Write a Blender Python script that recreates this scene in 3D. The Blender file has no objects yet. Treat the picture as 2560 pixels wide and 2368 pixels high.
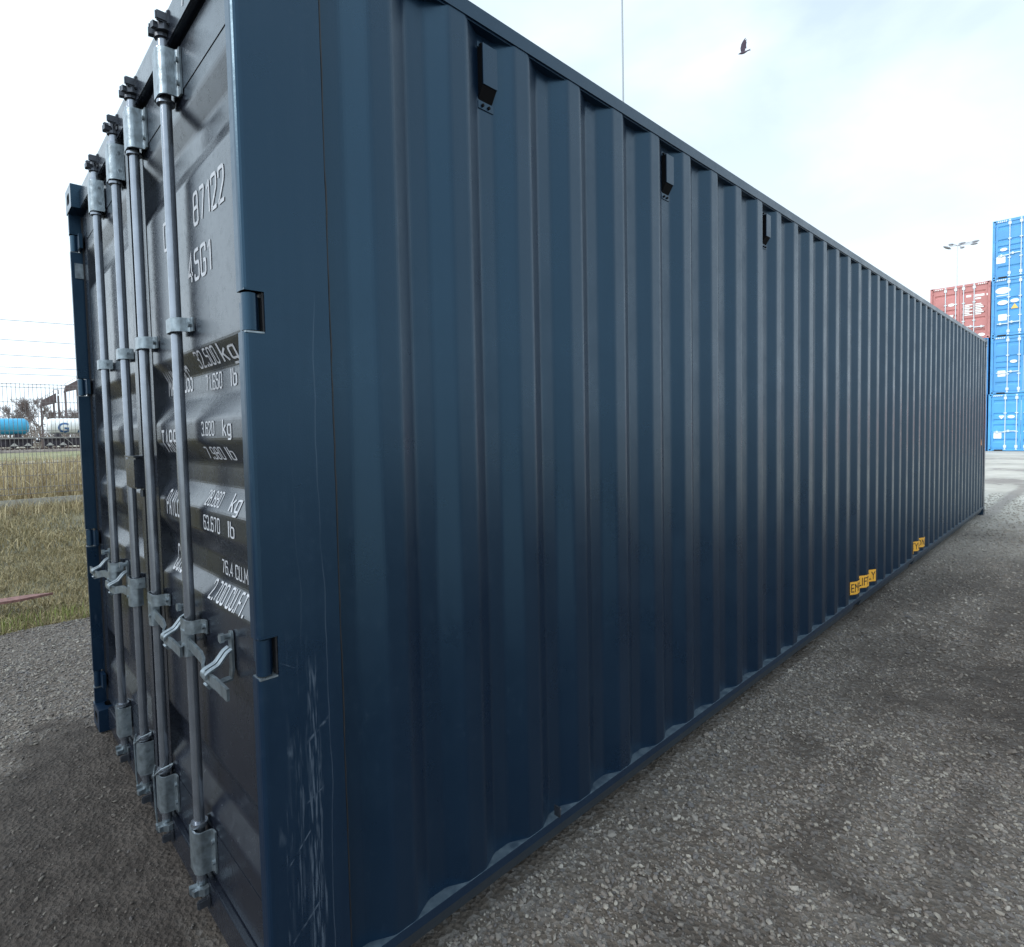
import bpy, bmesh, math, random
import numpy as np
from mathutils import Vector, Matrix
R = math.radians
random.seed(7); rng = np.random.default_rng(11)
scene = bpy.context.scene
COL = scene.collection

# ------------------------------------------------------------------ camera
CAM = Vector((1.3353, -0.5032, 1.5659))
yaw, pitch, roll = 0.83172, -0.04568, -0.02336
fwd = Vector((-math.sin(yaw)*math.cos(pitch), math.cos(yaw)*math.cos(pitch), math.sin(pitch)))
rt = Vector((math.cos(yaw), math.sin(yaw), 0)); up = rt.cross(fwd)
rt, up = (math.cos(roll)*rt + math.sin(roll)*up), (-math.sin(roll)*rt + math.cos(roll)*up)
cd = bpy.data.cameras.new('camera'); cam = bpy.data.objects.new('camera', cd); COL.objects.link(cam)
M = Matrix.Identity(4)
for i in range(3):
    M[i][0], M[i][1], M[i][2], M[i][3] = rt[i], up[i], -fwd[i], CAM[i]
cam.matrix_world = M
cd.sensor_fit = 'HORIZONTAL'; cd.sensor_width = 36; cd.lens = 36*1430.27/2560
cd.shift_x = (1280-1193.42)/2560; cd.shift_y = (1146.42-1184)/2560
cd.clip_start = 0.05; cd.clip_end = 5000
scene.camera = cam

# ------------------------------------------------------------------ light
SUN_DIR = Vector((-0.12, -0.92, 0.68)).normalized()        # towards the sun, behind thin cloud
elev = math.asin(SUN_DIR.z); azim = math.atan2(SUN_DIR.x, SUN_DIR.y)
sl = bpy.data.lights.new('sun', 'SUN'); sl.energy = 1.6; sl.angle = R(14); sl.color = (1, .96, .9)
so = bpy.data.objects.new('sun', sl); COL.objects.link(so)
so.rotation_euler = (-SUN_DIR).to_track_quat('-Z', 'Y').to_euler()
w = bpy.data.worlds.new('World'); scene.world = w; w.use_nodes = True
nt = w.node_tree; nt.nodes.clear()
def N(t, kind, **kw):
    n = t.nodes.new(kind)
    for k, v in kw.items(): setattr(n, k, v)
    return n
sky = N(nt, 'ShaderNodeTexSky', sky_type='NISHITA', sun_disc=False, sun_elevation=elev, sun_rotation=azim)
tc = N(nt, 'ShaderNodeTexCoord'); mp = N(nt, 'ShaderNodeMapping'); mp.inputs['Scale'].default_value = (1.0, 1.0, 2.2)
no = N(nt, 'ShaderNodeTexNoise'); no.inputs['Scale'].default_value = 1.7; no.inputs['Detail'].default_value = 7; no.inputs['Distortion'].default_value = .5
rp = N(nt, 'ShaderNodeValToRGB'); rp.color_ramp.elements[0].position = .42; rp.color_ramp.elements[0].color = (.2,.2,.2,1)
rp.color_ramp.elements[1].position = .68; rp.color_ramp.elements[1].color = (.97,.97,.97,1)
sx = N(nt, 'ShaderNodeSeparateXYZ'); hz = N(nt, 'ShaderNodeMapRange')
hz.inputs['From Min'].default_value = .62; hz.inputs['From Max'].default_value = .12
mx = N(nt, 'ShaderNodeMath', operation='MAXIMUM')
mix = N(nt, 'ShaderNodeMix', data_type='RGBA'); mix.inputs['B'].default_value = (11.6, 13.3, 14.6, 1)
bg = N(nt, 'ShaderNodeBackground'); bg.inputs['Strength'].default_value = .1
ou = N(nt, 'ShaderNodeOutputWorld'); L = nt.links.new
L(tc.outputs['Generated'], mp.inputs['Vector']); L(mp.outputs[0], no.inputs['Vector']); L(no.outputs['Fac'], rp.inputs[0])
L(tc.outputs['Generated'], sx.inputs[0]); L(sx.outputs['Z'], hz.inputs['Value'])
L(rp.outputs[0], mx.inputs[0]); L(hz.outputs[0], mx.inputs[1])
dt = N(nt, 'ShaderNodeVectorMath', operation='DOT_PRODUCT'); dt.inputs[1].default_value = SUN_DIR
L(tc.outputs['Generated'], dt.inputs[0]); gl = N(nt, 'ShaderNodeMapRange', interpolation_type='SMOOTHSTEP')
for k, v in zip(('From Min', 'From Max', 'To Min', 'To Max'), (-.2, 1., .92, 1.75)): gl.inputs[k].default_value = v
L(dt.outputs['Value'], gl.inputs['Value']); sc_ = N(nt, 'ShaderNodeVectorMath', operation='SCALE')
L(mx.outputs[0], mix.inputs['Factor']); pale = N(nt, 'ShaderNodeMix', data_type='RGBA'); pale.inputs['Factor'].default_value = .85; pale.inputs['B'].default_value = (7.9, 9.9, 11.4, 1)
L(sky.outputs[0], pale.inputs['A']); L(pale.outputs['Result'], mix.inputs['A']); L(mix.outputs['Result'], sc_.inputs[0]); L(gl.outputs[0], sc_.inputs['Scale']); L(sc_.outputs[0], bg.inputs['Color']); L(bg.outputs[0], ou.inputs[0])
scene.view_settings.view_transform = 'Standard'; scene.view_settings.look = 'None'
scene.view_settings.exposure = 0; scene.view_settings.gamma = 1

# ------------------------------------------------------------------ materials
def new_mat(name):
    m = bpy.data.materials.new(name); m.use_nodes = True
    t = m.node_tree; b = t.nodes['Principled BSDF']
    return m, t, b
def simple(name, col, rough=.5, metal=0., var=.0, vscale=6., bump=0., bscale=80., spec=.5):
    m, t, b = new_mat(name)
    b.inputs['Base Color'].default_value = (*col, 1); b.inputs['Roughness'].default_value = rough
    b.inputs['Metallic'].default_value = metal; b.inputs['Specular IOR Level'].default_value = spec
    g = N(t, 'ShaderNodeNewGeometry')
    if var:
        n = N(t, 'ShaderNodeTexNoise'); n.inputs['Scale'].default_value = vscale; n.inputs['Detail'].default_value = 6
        t.links.new(g.outputs['Position'], n.inputs['Vector'])
        r = N(t, 'ShaderNodeMapRange'); r.inputs['To Min'].default_value = 1-var; r.inputs['To Max'].default_value = 1+var
        r.inputs['From Min'].default_value = .3; r.inputs['From Max'].default_value = .7
        t.links.new(n.outputs['Fac'], r.inputs['Value'])
        h = N(t, 'ShaderNodeMix', data_type='RGBA', blend_type='MULTIPLY'); h.inputs['Factor'].default_value = 1
        h.inputs['A'].default_value = (*col, 1); t.links.new(r.outputs[0], h.inputs['B'])
        t.links.new(h.outputs['Result'], b.inputs['Base Color'])
    if bump:
        n = N(t, 'ShaderNodeTexNoise'); n.inputs['Scale'].default_value = bscale; n.inputs['Detail'].default_value = 4
        t.links.new(g.outputs['Position'], n.inputs['Vector'])
        bp = N(t, 'ShaderNodeBump'); bp.inputs['Strength'].default_value = bump; bp.inputs['Distance'].default_value = .01
        t.links.new(n.outputs['Fac'], bp.inputs['Height']); t.links.new(bp.outputs[0], b.inputs['Normal'])
    return m

def paint(name, col, rough, scuffs=False, paleness=.0, spec=.74, tint=(.42, .74, 1.), ledge=0.):
    """container paint: orange peel, faint dusty film, optional scuffed white scratches low on the corner post"""
    m, t, b = new_mat(name); lk = t.links.new
    b.inputs['Specular IOR Level'].default_value = spec; b.inputs['Specular Tint'].default_value = (*tint, 1)
    g = N(t, 'ShaderNodeNewGeometry')
    def noise(sc, det=5, vec=None, **k):
        n = N(t, 'ShaderNodeTexNoise'); n.inputs['Scale'].default_value = sc; n.inputs['Detail'].default_value = det
        lk(vec or g.outputs['Position'], n.inputs['Vector']); return n.outputs['Fac']
    def mr(v, a, c, lo=0., hi=1.):
        r = N(t, 'ShaderNodeMapRange'); lk(v, r.inputs['Value'])
        for k, x in zip(('From Min','From Max','To Min','To Max'), (a, c, lo, hi)): r.inputs[k].default_value = x
        return r.outputs[0]
    def math_(op, a, c):
        n = N(t, 'ShaderNodeMath', operation=op)
        for i, x in enumerate((a, c)):
            if isinstance(x, (int, float)): n.inputs[i].default_value = x
            else: lk(x, n.inputs[i])
        return n.outputs[0]
    def mixc(f, a, c):
        n = N(t, 'ShaderNodeMix', data_type='RGBA'); 
        if isinstance(f, float): n.inputs['Factor'].default_value = f
        else: lk(f, n.inputs['Factor'])
        for k, x in (('A', a), ('B', c)):
            if isinstance(x, tuple): n.inputs[k].default_value = (*x, 1)
            else: lk(x, n.inputs[k])
        return n.outputs['Result']
    def stretch(s):
        q = N(t, 'ShaderNodeMapping'); q.inputs['Scale'].default_value = s; lk(g.outputs['Position'], q.inputs['Vector']); return q.outputs[0]
    streak = noise(3.0, 6, stretch((9, 9, .35)))
    c = mixc(mr(streak, .45, .75, 0, .2), col, tuple(min(1, x*1.4+.006) for x in col))
    fine = noise(45, 8)
    c = mixc(mr(fine, .6, .85, 0, .05+paleness), c, (.10, .105, .115))
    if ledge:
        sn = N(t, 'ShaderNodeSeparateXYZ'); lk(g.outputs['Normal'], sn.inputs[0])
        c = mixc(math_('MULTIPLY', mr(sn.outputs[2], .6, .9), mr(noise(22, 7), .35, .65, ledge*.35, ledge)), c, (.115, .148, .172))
    if scuffs:
        sp = N(t, 'ShaderNodeSeparateXYZ'); lk(g.outputs['Position'], sp.inputs[0]); X, Y, Z = sp.outputs
        # wobbling vertical scrape bands along the post, plus a few slanted gouges
        wob = math_('MULTIPLY', math_('SUBTRACT', noise(2.2, 3), .5), .05)
        yy = math_('ADD', Y, wob)
        total = None
        def band(y0, wd, z0, z1, amt, thr, nsc=(3, 170, 13)):
            a = mr(math_('ABSOLUTE', math_('SUBTRACT', yy, y0), 0), wd, wd*.55)
            zz = math_('MULTIPLY', mr(Z, z0, z0+.05), mr(Z, z1, z1-.05))
            s = mr(noise(1, 5, stretch(nsc)), thr, thr+.16)
            return math_('MULTIPLY', math_('MULTIPLY', a, zz), math_('MULTIPLY', s, amt))
        for args in ((.128,.016,.42,1.02,.8,.5),(.125,.022,.12,.86,.75,.47),(.085,.014,.3,.85,.55,.52),(.055,.010,.0,.72,.5,.55),
                     (.062,.012,.74,.83,.75,.42,(3,60,20)),(.10,.05,.0,1.1,.22,.55,(3,70,6)),(.17,.0016,.0,1.95,.34,.38,(3,8,3)),
                     (.105,.0016,1.0,1.7,.14,.42,(3,8,3)),(.035,.012,.56,.62,.7,.45,(3,70,25)),(.15,.006,.3,.45,.6,.45)):
            s = band(*args); total = s if total is None else math_('MAXIMUM', total, s)
        for (z0, k, y0, y1, wd) in ((.795,.75,.11,.178,.006),(.50,1.1,.05,.13,.004),(.30,.9,.05,.14,.005),(.64,.5,.1,.16,.003),(1.02,-.6,.05,.09,.002)):
            ln = math_('ABSOLUTE', math_('SUBTRACT', math_('SUBTRACT', Z, z0), math_('MULTIPLY', math_('SUBTRACT', Y, y0), k)), 0)
            s = math_('MULTIPLY', mr(ln, wd, wd*.4), math_('MULTIPLY', mr(Y, y0, y0+.012), mr(Y, y1, y1-.012)))
            s = math_('MULTIPLY', s, mr(noise(60, 5), .4, .6, 0, .7)); total = math_('MAXIMUM', total, s)
        c = mixc(math_('MULTIPLY', total, .27), c, (.30, .36, .44))
    lk(c, b.inputs['Base Color'])
    rr = math_('ADD', mr(noise(5, 6), .3, .7, rough*.82, rough*1.22), mr(fine, .5, .8, 0, .1)); lk(rr, b.inputs['Roughness'])
    bp = N(t, 'ShaderNodeBump'); bp.inputs['Strength'].default_value = .12; bp.inputs['Distance'].default_value = .002
    lk(noise(260, 3), bp.inputs['Height'])
    b2 = N(t, 'ShaderNodeBump'); b2.inputs['Strength'].default_value = .05; b2.inputs['Distance'].default_value = .02
    lk(noise(4.5, 2), b2.inputs['Height']); lk(bp.outputs[0], b2.inputs['Normal']); lk(b2.outputs[0], b.inputs['Normal'])
    return m

MT = {}
MT['navy'] = paint('navy_paint', (.0028, .0098, .0245), .30)
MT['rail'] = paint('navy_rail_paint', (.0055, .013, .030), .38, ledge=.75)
MT['rail_low'] = paint('lower_rail_paint', (.028, .031, .037), .5)  # paler grey coat on the lower band of the rail
MT['post'] = paint('navy_post_paint', (.0028, .0098, .0250), .30, scuffs=True)
MT['door'] = paint('door_paint_reflected_tone', (.0075, .0095, .0155), .23, spec=.85, tint=(.84, .92, 1.))  # the sides' paint again, with the greyer reflected tone put into its colour
MT['rod'] = simple('bar_metal', (.22, .24, .275), .2, .75, .10, 25, .02, 500, .9)
MT['galv'] = simple('galvanised_metal', (.20, .235, .26), .36, .75, .35, 40, .12, 200)
MT['black'] = simple('black_rubber_and_hollows', (.008, .008, .010), .6, 0, .2, 20)  # rubber; also paints in the shade of holes, pockets and hinge notches
MT['dark'] = simple('dark_steel', (.060, .066, .080), .38, .55, .25, 30, .1, 150)
MT['vent_dark'] = simple('black_vent_sides', (.003, .003, .004), .8, spec=.12)  # vent side, bolts and underside; the underside's shade is painted black
MT['white'] = simple('white_lettering', (.37, .38, .41), .5, 0, .2, 60)
MT['yellow'] = simple('yellow_vinyl', (.72, .36, .035), .45, 0, .1, 20)
MT['letter'] = simple('black_lettering', (.02, .012, .01), .5)
MT['orange'] = simple('orange_vinyl', (.75, .30, .10), .5)

# ------------------------------------------------------------------ mesh helpers
class MB:
    def __init__(s): s.v = []; s.f = []; s.m = []
    def add(s, vs, fs, mi=0):
        o = len(s.v); s.v += [tuple(p) for p in vs]; s.f += [tuple(i+o for i in f) for f in fs]; s.m += [mi]*len(fs)
    def box(s, x0, x1, y0, y1, z0, z1, mi=0, bev=0.):
        if bev:
            # chamfer the vertical and horizontal edges with bmesh
            bm = bmesh.new(); bmesh.ops.create_cube(bm, size=1)
            for v in bm.verts: v.co = Vector(((x0+x1)/2+v.co.x*(x1-x0), (y0+y1)/2+v.co.y*(y1-y0), (z0+z1)/2+v.co.z*(z1-z0)))
            bmesh.ops.bevel(bm, geom=bm.edges[:], offset=bev, segments=2, affect='EDGES')
            bm.verts.index_update(); s.add([v.co[:] for v in bm.verts], [[v.index for v in f.verts] for f in bm.faces], mi); bm.free(); return
        s.add([(x0,y0,z0),(x1,y0,z0),(x1,y1,z0),(x0,y1,z0),(x0,y0,z1),(x1,y0,z1),(x1,y1,z1),(x0,y1,z1)],
              [(0,3,2,1),(4,5,6,7),(0,1,5,4),(1,2,6,5),(2,3,7,6),(3,0,4,7)], mi)
    def prism(s, pts, a, b, axis='z', mi=0):
        """closed polygon pts (2D) extruded between a and b along axis"""
        def p3(p, t): return {'z': (p[0], p[1], t), 'x': (t, p[0], p[1]), 'y': (p[0], t, p[1])}[axis]
        n = len(pts)
        s.add([p3(p, a) for p in pts]+[p3(p, b) for p in pts],
              [tuple(range(n))[::-1], tuple(range(n, 2*n))]+[(i, (i+1) % n, n+(i+1) % n, n+i) for i in range(n)], mi)
    def sheet(s, pts, a, b, axis='z', mi=0):
        def p3(p, t): return {'z': (p[0], p[1], t), 'x': (t, p[0], p[1]), 'y': (p[0], t, p[1])}[axis]
        n = len(pts)
        s.add([p3(p, a) for p in pts]+[p3(p, b) for p in pts], [(i, i+1, n+i+1, n+i) for i in range(n-1)], mi)
    def strap(s, pts, th, a, b, axis='z', mi=0):
        """open polyline thickened to th, extruded"""
        P = [Vector(p) for p in pts]; L_, R_ = [], []
        for i, p in enumerate(P):
            d = (P[min(i+1, len(P)-1)]-P[max(i-1, 0)]).normalized(); n = Vector((-d.y, d.x))*th/2
            L_.append(p+n); R_.append(p-n)
        s.prism([tuple(q) for q in L_+R_[::-1]], a, b, axis, mi)
    def tube(s, pts, r, n=8, mi=0, cap=True):
        P = [Vector(p) for p in pts]; rs = r if isinstance(r, (list, tuple)) else [r]*len(P)
        d0 = (P[1]-P[0]).normalized(); u = d0.orthogonal().normalized(); rings = []
        for i, p in enumerate(P):
            d = (P[min(i+1, len(P)-1)]-P[max(i-1, 0)]).normalized(); u = (u-d*u.dot(d)).normalized(); q = d.cross(u)
            rings.append([p+(u*math.cos(2*math.pi*k/n)+q*math.sin(2*math.pi*k/n))*rs[i] for k in range(n)])
        vs = [v for g in rings for v in g]
        fs = [(i*n+k, i*n+(k+1) % n, (i+1)*n+(k+1) % n, (i+1)*n+k) for i in range(len(P)-1) for k in range(n)]
        if cap: fs += [tuple(range(n))[::-1], tuple(range((len(P)-1)*n, len(P)*n))]
        s.add(vs, fs, mi)
    def holed(s, rect, axis, pos, depth, hw, hh, mi=0, mih=0):
        """rectangular face with an oval hole sunk by depth; rect=(a0,a1,b0,b1) in the two other axes"""
        a0, a1, b0, b1 = rect; ca, cb = (a0+a1)/2, (b0+b1)/2
        angs = sorted(set([2*math.pi*k/16 for k in range(16)]+[math.atan2(sb*(b1-cb), sa*(a1-ca)) % (2*math.pi) for sa in (-1,1) for sb in (-1,1)]))
        def p3(a, b, t): return {'x': (t, a, b), 'y': (a, t, b), 'z': (a, b, t)}[axis]
        O_, I_ = [], []
        for g in angs:
            c_, s_ = math.cos(g), math.sin(g)
            k = min((a1-ca)/abs(c_) if abs(c_) > 1e-6 else 9, (b1-cb)/abs(s_) if abs(s_) > 1e-6 else 9)
            O_.append((ca+c_*k, cb+s_*k)); e = 4
            q = (abs(c_/hw)**e+abs(s_/hh)**e)**(-1/e); I_.append((ca+c_*q, cb+s_*q))
        n = len(angs)
        s.add([p3(*p, pos) for p in O_]+[p3(*p, pos) for p in I_], [(i, (i+1) % n, n+(i+1) % n, n+i) for i in range(n)], mi)
        s.add([p3(*p, pos) for p in I_]+[p3(*p, pos+depth) for p in I_], [(i, (i+1) % n, n+(i+1) % n, n+i) for i in range(n)]+[tuple(range(n, 2*n))], mih)
    def build(s, name, mats, parent=None, smooth=False, root_loc=None):
        me = bpy.data.meshes.new(name); me.from_pydata(s.v, [], s.f)
        mats = mats if isinstance(mats, (list, tuple)) else [mats]
        for m in mats: me.materials.append(m)
        me.polygons.foreach_set('material_index', s.m)
        bm = bmesh.new(); bm.from_mesh(me); bmesh.ops.recalc_face_normals(bm, faces=bm.faces[:]); bm.to_mesh(me); bm.free()
        if smooth:
            me.polygons.foreach_set('use_smooth', [True]*len(me.polygons))
            me.set_sharp_from_angle(angle=R(38))
        o = bpy.data.objects.new(name, me); COL.objects.link(o)
        if parent is not None:
            o.parent = parent
            if parent.type == 'EMPTY': o.matrix_parent_inverse = Matrix.Translation(parent.location).inverted()
        return o
def tag(o, label=None, cat=None, group=None, kind=None):
    for k, v in (('label', label), ('category', cat), ('group', group), ('kind', kind)):
        if v: o[k] = v
    return o
def thing(name, loc, label, cat, group=None):
    o = bpy.data.objects.new(name, None); COL.objects.link(o); o.location = loc; o.empty_display_size = .2
    return tag(o, label, cat, group)
def copy_tree(o, parent=None):
    c = o.copy(); COL.objects.link(c)
    if parent is not None: c.parent = parent
    for ch in list(o.children): copy_tree(ch, c)
    return c
def rounded(pts, r, n=3):
    out = [pts[0]]
    for i in range(1, len(pts)-1):
        a, p, b = Vector(pts[i-1]), Vector(pts[i]), Vector(pts[i+1])
        d1, d2 = (a-p).normalized(), (b-p).normalized(); k = min(r, (a-p).length*.4, (b-p).length*.4)
        q0, q1 = p+d1*k, p+d2*k
        for j in range(n+1):
            t = j/n; out.append(tuple(q0*(1-t)**2+p*2*t*(1-t)+q1*t*t))
    return out+[pts[-1]]
def text_mesh(txt, w_, h_, offset=0.0):
    """text as flat mesh in the unit rectangle 0..w, 0..h (u, v)"""
    cu = bpy.data.curves.new('text', 'FONT'); cu.body = txt; cu.resolution_u = 3; cu.offset = offset
    ob = bpy.data.objects.new('text', cu); COL.objects.link(ob)
    dg = bpy.context.evaluated_depsgraph_get(); me = bpy.data.meshes.new_from_object(ob.evaluated_get(dg))
    bpy.data.objects.remove(ob); bpy.data.curves.remove(cu)
    bm = bmesh.new(); bm.from_mesh(me); bpy.data.meshes.remove(me)
    xs = [v.co.x for v in bm.verts]; ys = [v.co.y for v in bm.verts]; x0, x1, y0, y1 = min(xs), max(xs), min(ys), max(ys)
    for v in bm.verts: v.co = Vector(((v.co.x-x0)/(x1-x0)*w_, (v.co.y-y0)/(y1-y0)*h_, 0))
    return bm
def finish_text(bm, cuts, axis, fn, name, mat, parent):
    bmesh.ops.triangulate(bm, faces=bm.faces[:])
    for c in cuts:
        co = Vector((c, 0, 0)) if axis == 0 else Vector((0, c, 0)); nn = Vector((1, 0, 0)) if axis == 0 else Vector((0, 1, 0))
        bmesh.ops.bisect_plane(bm, geom=bm.verts[:]+bm.edges[:]+bm.faces[:], plane_co=co, plane_no=nn, dist=1e-6)
        bmesh.ops.triangulate(bm, faces=bm.faces[:])
    for v in bm.verts:
        lift = v.co.z; v.co = Vector(fn(v.co.x, v.co.y))
        if lift: v.co.y -= lift
    me = bpy.data.meshes.new(name); bm.to_mesh(me); bm.free(); me.materials.append(mat)
    o = bpy.data.objects.new(name, me); COL.objects.link(o)
    if parent is not None:
        o.parent = parent
        if parent.type == 'EMPTY': o.matrix_parent_inverse = Matrix.Translation(parent.location).inverted()
    return o

# ------------------------------------------------------------------ the dark container
W, LN, H = 2.438, 12.192, 2.896
ROOT = thing('shipping_container', (-1.219, 6.096, 0), 'large dark navy high cube shipping container standing in the foreground on gravel', 'shipping container')
PITCH, Y0 = .2812, .995
def yi(i): return Y0+PITCH*i
DEP = .036
# side corrugation profile (x, y)
prof = [(-DEP, .19)]
i = -2
while yi(i) < 11.98:
    y = yi(i); prof += [(-DEP, y-.142), (-.003, y-.073), (-.003, y), (-DEP, y+.069)]; i += 1
prof.append((-DEP, 12.03))
def side_panel(sign, name):
    m = MB(); pp = rounded(prof, .011, 3)
    m.sheet([(p[0], p[1]) if sign > 0 else (-W-p[0], p[1]) for p in pp], .13, 2.842)
    return m.build(name, MT['navy'], ROOT)
side_panel(1, 'side_panel'); side_panel(-1, 'side_panel')
def rails(xs):
    f = (lambda x: x) if xs > 0 else (lambda x: -W-x)
    def bx(m, x0, x1, *a, **k): m.box(min(f(x0), f(x1)), max(f(x0), f(x1)), *a, **k)
    m = MB(); bx(m, -.062, 0, .178, 12.014, 2.834, 2.892, bev=.006); m.build('top_rail', MT['navy'], ROOT)
    m = MB()
    segs = [(.178, 4.82), (5.02, 6.78), (6.99, 12.014)]
    bx(m, -.055, .0, .178, 12.014, .1085, .138)
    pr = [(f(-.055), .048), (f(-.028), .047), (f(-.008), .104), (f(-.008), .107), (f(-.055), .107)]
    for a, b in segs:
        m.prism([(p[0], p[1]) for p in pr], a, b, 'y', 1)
    m.build('bottom_rail', [MT['rail'], MT['rail_low']], ROOT)
    for a, b in ((4.82, 5.02), (6.78, 6.99)):
        m = MB(); bx(m, -.4, -.056, a-.02, b+.02, .02, .105); m.build('fork_pocket', MT['black'], ROOT)
rails(1); rails(-1)
m = MB(); m.box(-.02, .006, 1.078, 1.084, .138, .175); m.tube([(-.012, 1.081, .16), (.008, 1.081, .17)], .004); m.build('lashing_lug', MT['dark'], ROOT)

# corrugated roof and front wall
m = MB(); pr = []
y = .2
while y < 11.9: pr += [(y, 2.862), (y+.07, 2.88), (y+.14, 2.88), (y+.21, 2.862)]; y += .28
m.sheet(pr, -W+.06, -.06, 'x'); m.build('roof', MT['navy'], ROOT)
m = MB(); pr = []; x = -W+.15
while x < -.3: pr += [(x, 12.15), (x+.068, 12.186), (x+.138, 12.186), (x+.206, 12.15)]; x += .276
m.sheet(pr, .14, 2.85); m.box(-W+.16, -.16, 12.08, 12.189, .02, .16); m.box(-W+.16, -.16, 12.08, 12.189, 2.80, 2.885); m.build('front_wall', MT['navy'], ROOT)
m = MB(); m.box(-W+.06, -.06, .12, 12.1, .1, .13); m.build('floor', MT['dark'], ROOT)

# corner castings
for cx in (0, 1):
    for cy in (0, 1):
        for cz in (0, 1):
            m = MB(); x0, x1 = (-W-.003, -W+.162) if cx == 0 else (-.162, .003)
            y0, y1 = (-.003, .178) if cy == 0 else (LN-.178, LN+.003); z0, z1 = (0, .118) if cz == 0 else (H-.118, H)
            ox, ix = (x0, x1) if cx == 0 else (x1, x0); oy, iy = (y0, y1) if cy == 0 else (y1, y0)
            m.holed((y0, y1, z0, z1), 'x', ox, .02 if cx == 0 else -.02, .042, .028, 0, 1)
            m.holed((x0, x1, z0, z1), 'y', oy, .02 if cy == 0 else -.02, .036, .028, 0, 1)
            m.add([(ix,y0,z0),(ix,y1,z0),(ix,y1,z1),(ix,y0,z1)], [(0,1,2,3)]); m.add([(x0,iy,z0),(x1,iy,z0),(x1,iy,z1),(x0,iy,z1)], [(0,1,2,3)])
            m.add([(x0,y0,z0),(x1,y0,z0),(x1,y1,z0),(x0,y1,z0)], [(0,1,2,3)])
            m.holed((x0, x1, y0, y1), 'z', z1, -.03, .04, .05, 0, 1)
            m.build('corner_casting', [MT['post'], MT['black']], ROOT)
# corner posts at the door end, with hinge notches
HZ = [(.205, .298), (.992, 1.087), (1.812, 1.906), (2.58, 2.672)]
def outline(front, rx):
    p = [(-.012, .215), (0, .215)]
    if front: p += rounded([(0, .2), (0, .0), (-.04, 0)], .016, 4)[1:]
    else: p += [(0, .049), (-.04, .049)]
    p += [(-.04, .07), (-.058, .07), (-.058, .13), (-.012, .13)]
    return p
for sgn in (1, -1):
    f = (lambda x: x) if sgn > 0 else (lambda x: -W-x)
    m = MB(); z = .118
    for a, b in HZ:
        m.prism([(f(p[0]), p[1]) for p in outline(True, 0)], z, a); m.prism([(f(p[0]), p[1]) for p in outline(False, 0)], a, b); z = b
    m.prism([(f(p[0]), p[1]) for p in outline(True, 0)], z, H-.118)
    post = m.build('corner_post', MT['post'], ROOT)
    for a, b in HZ:
        h = MB(); h.tube([(f(-.021), .021, a+.004), (f(-.021), .021, b-.004)], .0185, 16)
        h.tube([(f(-.021), .021, a-.004), (f(-.021), .021, b+.006)], .009, 10)
        x0, x1 = sorted((f(-.025), f(-.11))); h.box(x0, x1, .031, .047, a+.008, b-.008)
        x0, x1 = sorted((f(-.041), f(.0015))); h.box(x0, x1, .002, .046, a-.003, a+.001, mi=1); h.box(x0, x1, .002, .046, b, b+.004, mi=0)
        x0, x1 = sorted((f(-.036), f(-.004))); h.box(x0, x1, .0445, .0487, a+.002, b-.001, mi=2)
        h.build('hinge', [MT['navy'], MT['galv'], MT['black']], post, smooth=True)
    # posts at the far end
    x0, x1 = sorted((f(0), f(-.15))); m = MB(); m.box(x0, x1, 12.03, 12.186, .118, H-.118, bev=.008); m.build('corner_post', MT['post'], ROOT)
# caulk line between post and side panel
m = MB(); z = .14; random.seed(3)
pts = []
while z < 2.83: pts.append((-.003+random.uniform(-.0015, .0015), .2185+random.uniform(-.0012, .0012), z)); z += .05
m.tube(pts, .0022, 6); m.build('sealant_bead', MT['black'], ROOT)
# header and sill
m = MB(); m.box(-W+.162, -.162, .036, .16, 2.775, 2.872, bev=.004); m.box(-W+.16, -.16, .05, .16, 2.8725, 2.89); m.build('door_header', MT['door'], ROOT)
m = MB(); m.box(-W+.162, -.162, .04, .16, .012, .128, bev=.004); m.build('door_sill', MT['door'], ROOT)

# ------------------------------------------------------------------ doors
O_, I_ = .060, .095
zprof = [(2.622, O_), (2.574, O_), (2.505, I_), (2.43, I_), (2.36, O_), (1.844, O_), (1.774, I_), (1.701, I_), (1.626, O_), (1.557, O_),
         (1.490, I_), (1.417, I_), (1.348, O_), (1.277, O_), (1.205, I_), (1.128, I_), (1.066, O_), (.56, O_), (.49, I_), (.42, I_), (.35, O_), (.295, O_)]
def door_y(z):
    for (a, ya), (b, yb) in zip(zprof, zprof[1:]):
        if b <= z <= a: return ya+(yb-ya)*(a-z)/(a-b)
    return O_
ZB = [z for z, _ in zprof]
DOORS = []
RODS = [(-.64, 1, 0), (-1.06, 1, 0), (-1.378, -1, 1), (-1.798, -1, 1)]
for k in (0, 1):
    f = (lambda x: x) if k == 0 else (lambda x: -W-x)
    def bx(m, x0, x1, *a, **kw): m.box(min(f(x0), f(x1)), max(f(x0), f(x1)), *a, **kw)
    m = MB()
    bx(m, -1.212, -1.075, .058, .112, .133, 2.760, bev=.003); bx(m, -.16, -.06, .058, .112, .133, 2.760, bev=.003)
    bx(m, -1.073, -.162, .0585, .112, 2.6225, 2.760, bev=.003); bx(m, -1.073, -.162, .0585, .112, .133, .2955, bev=.003)
    m.sheet([(y, z) for z, y in rounded(zprof, .010, 3)], *sorted((f(-1.0755), f(-.1595))), 'x')
    d = m.build('door', MT['door'], ROOT); DOORS.append(d)
    # rubber gasket round the leaf
    g = MB(); bx(g, -.0595, -.0575, .052, .1, .13, 2.765); bx(g, -1.213, -.06, .07, .1, 2.7605, 2.774); bx(g, -1.213, -.06, .064, .1, .1285, .1328)
    g.build('gasket', MT['black'], d)
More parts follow.
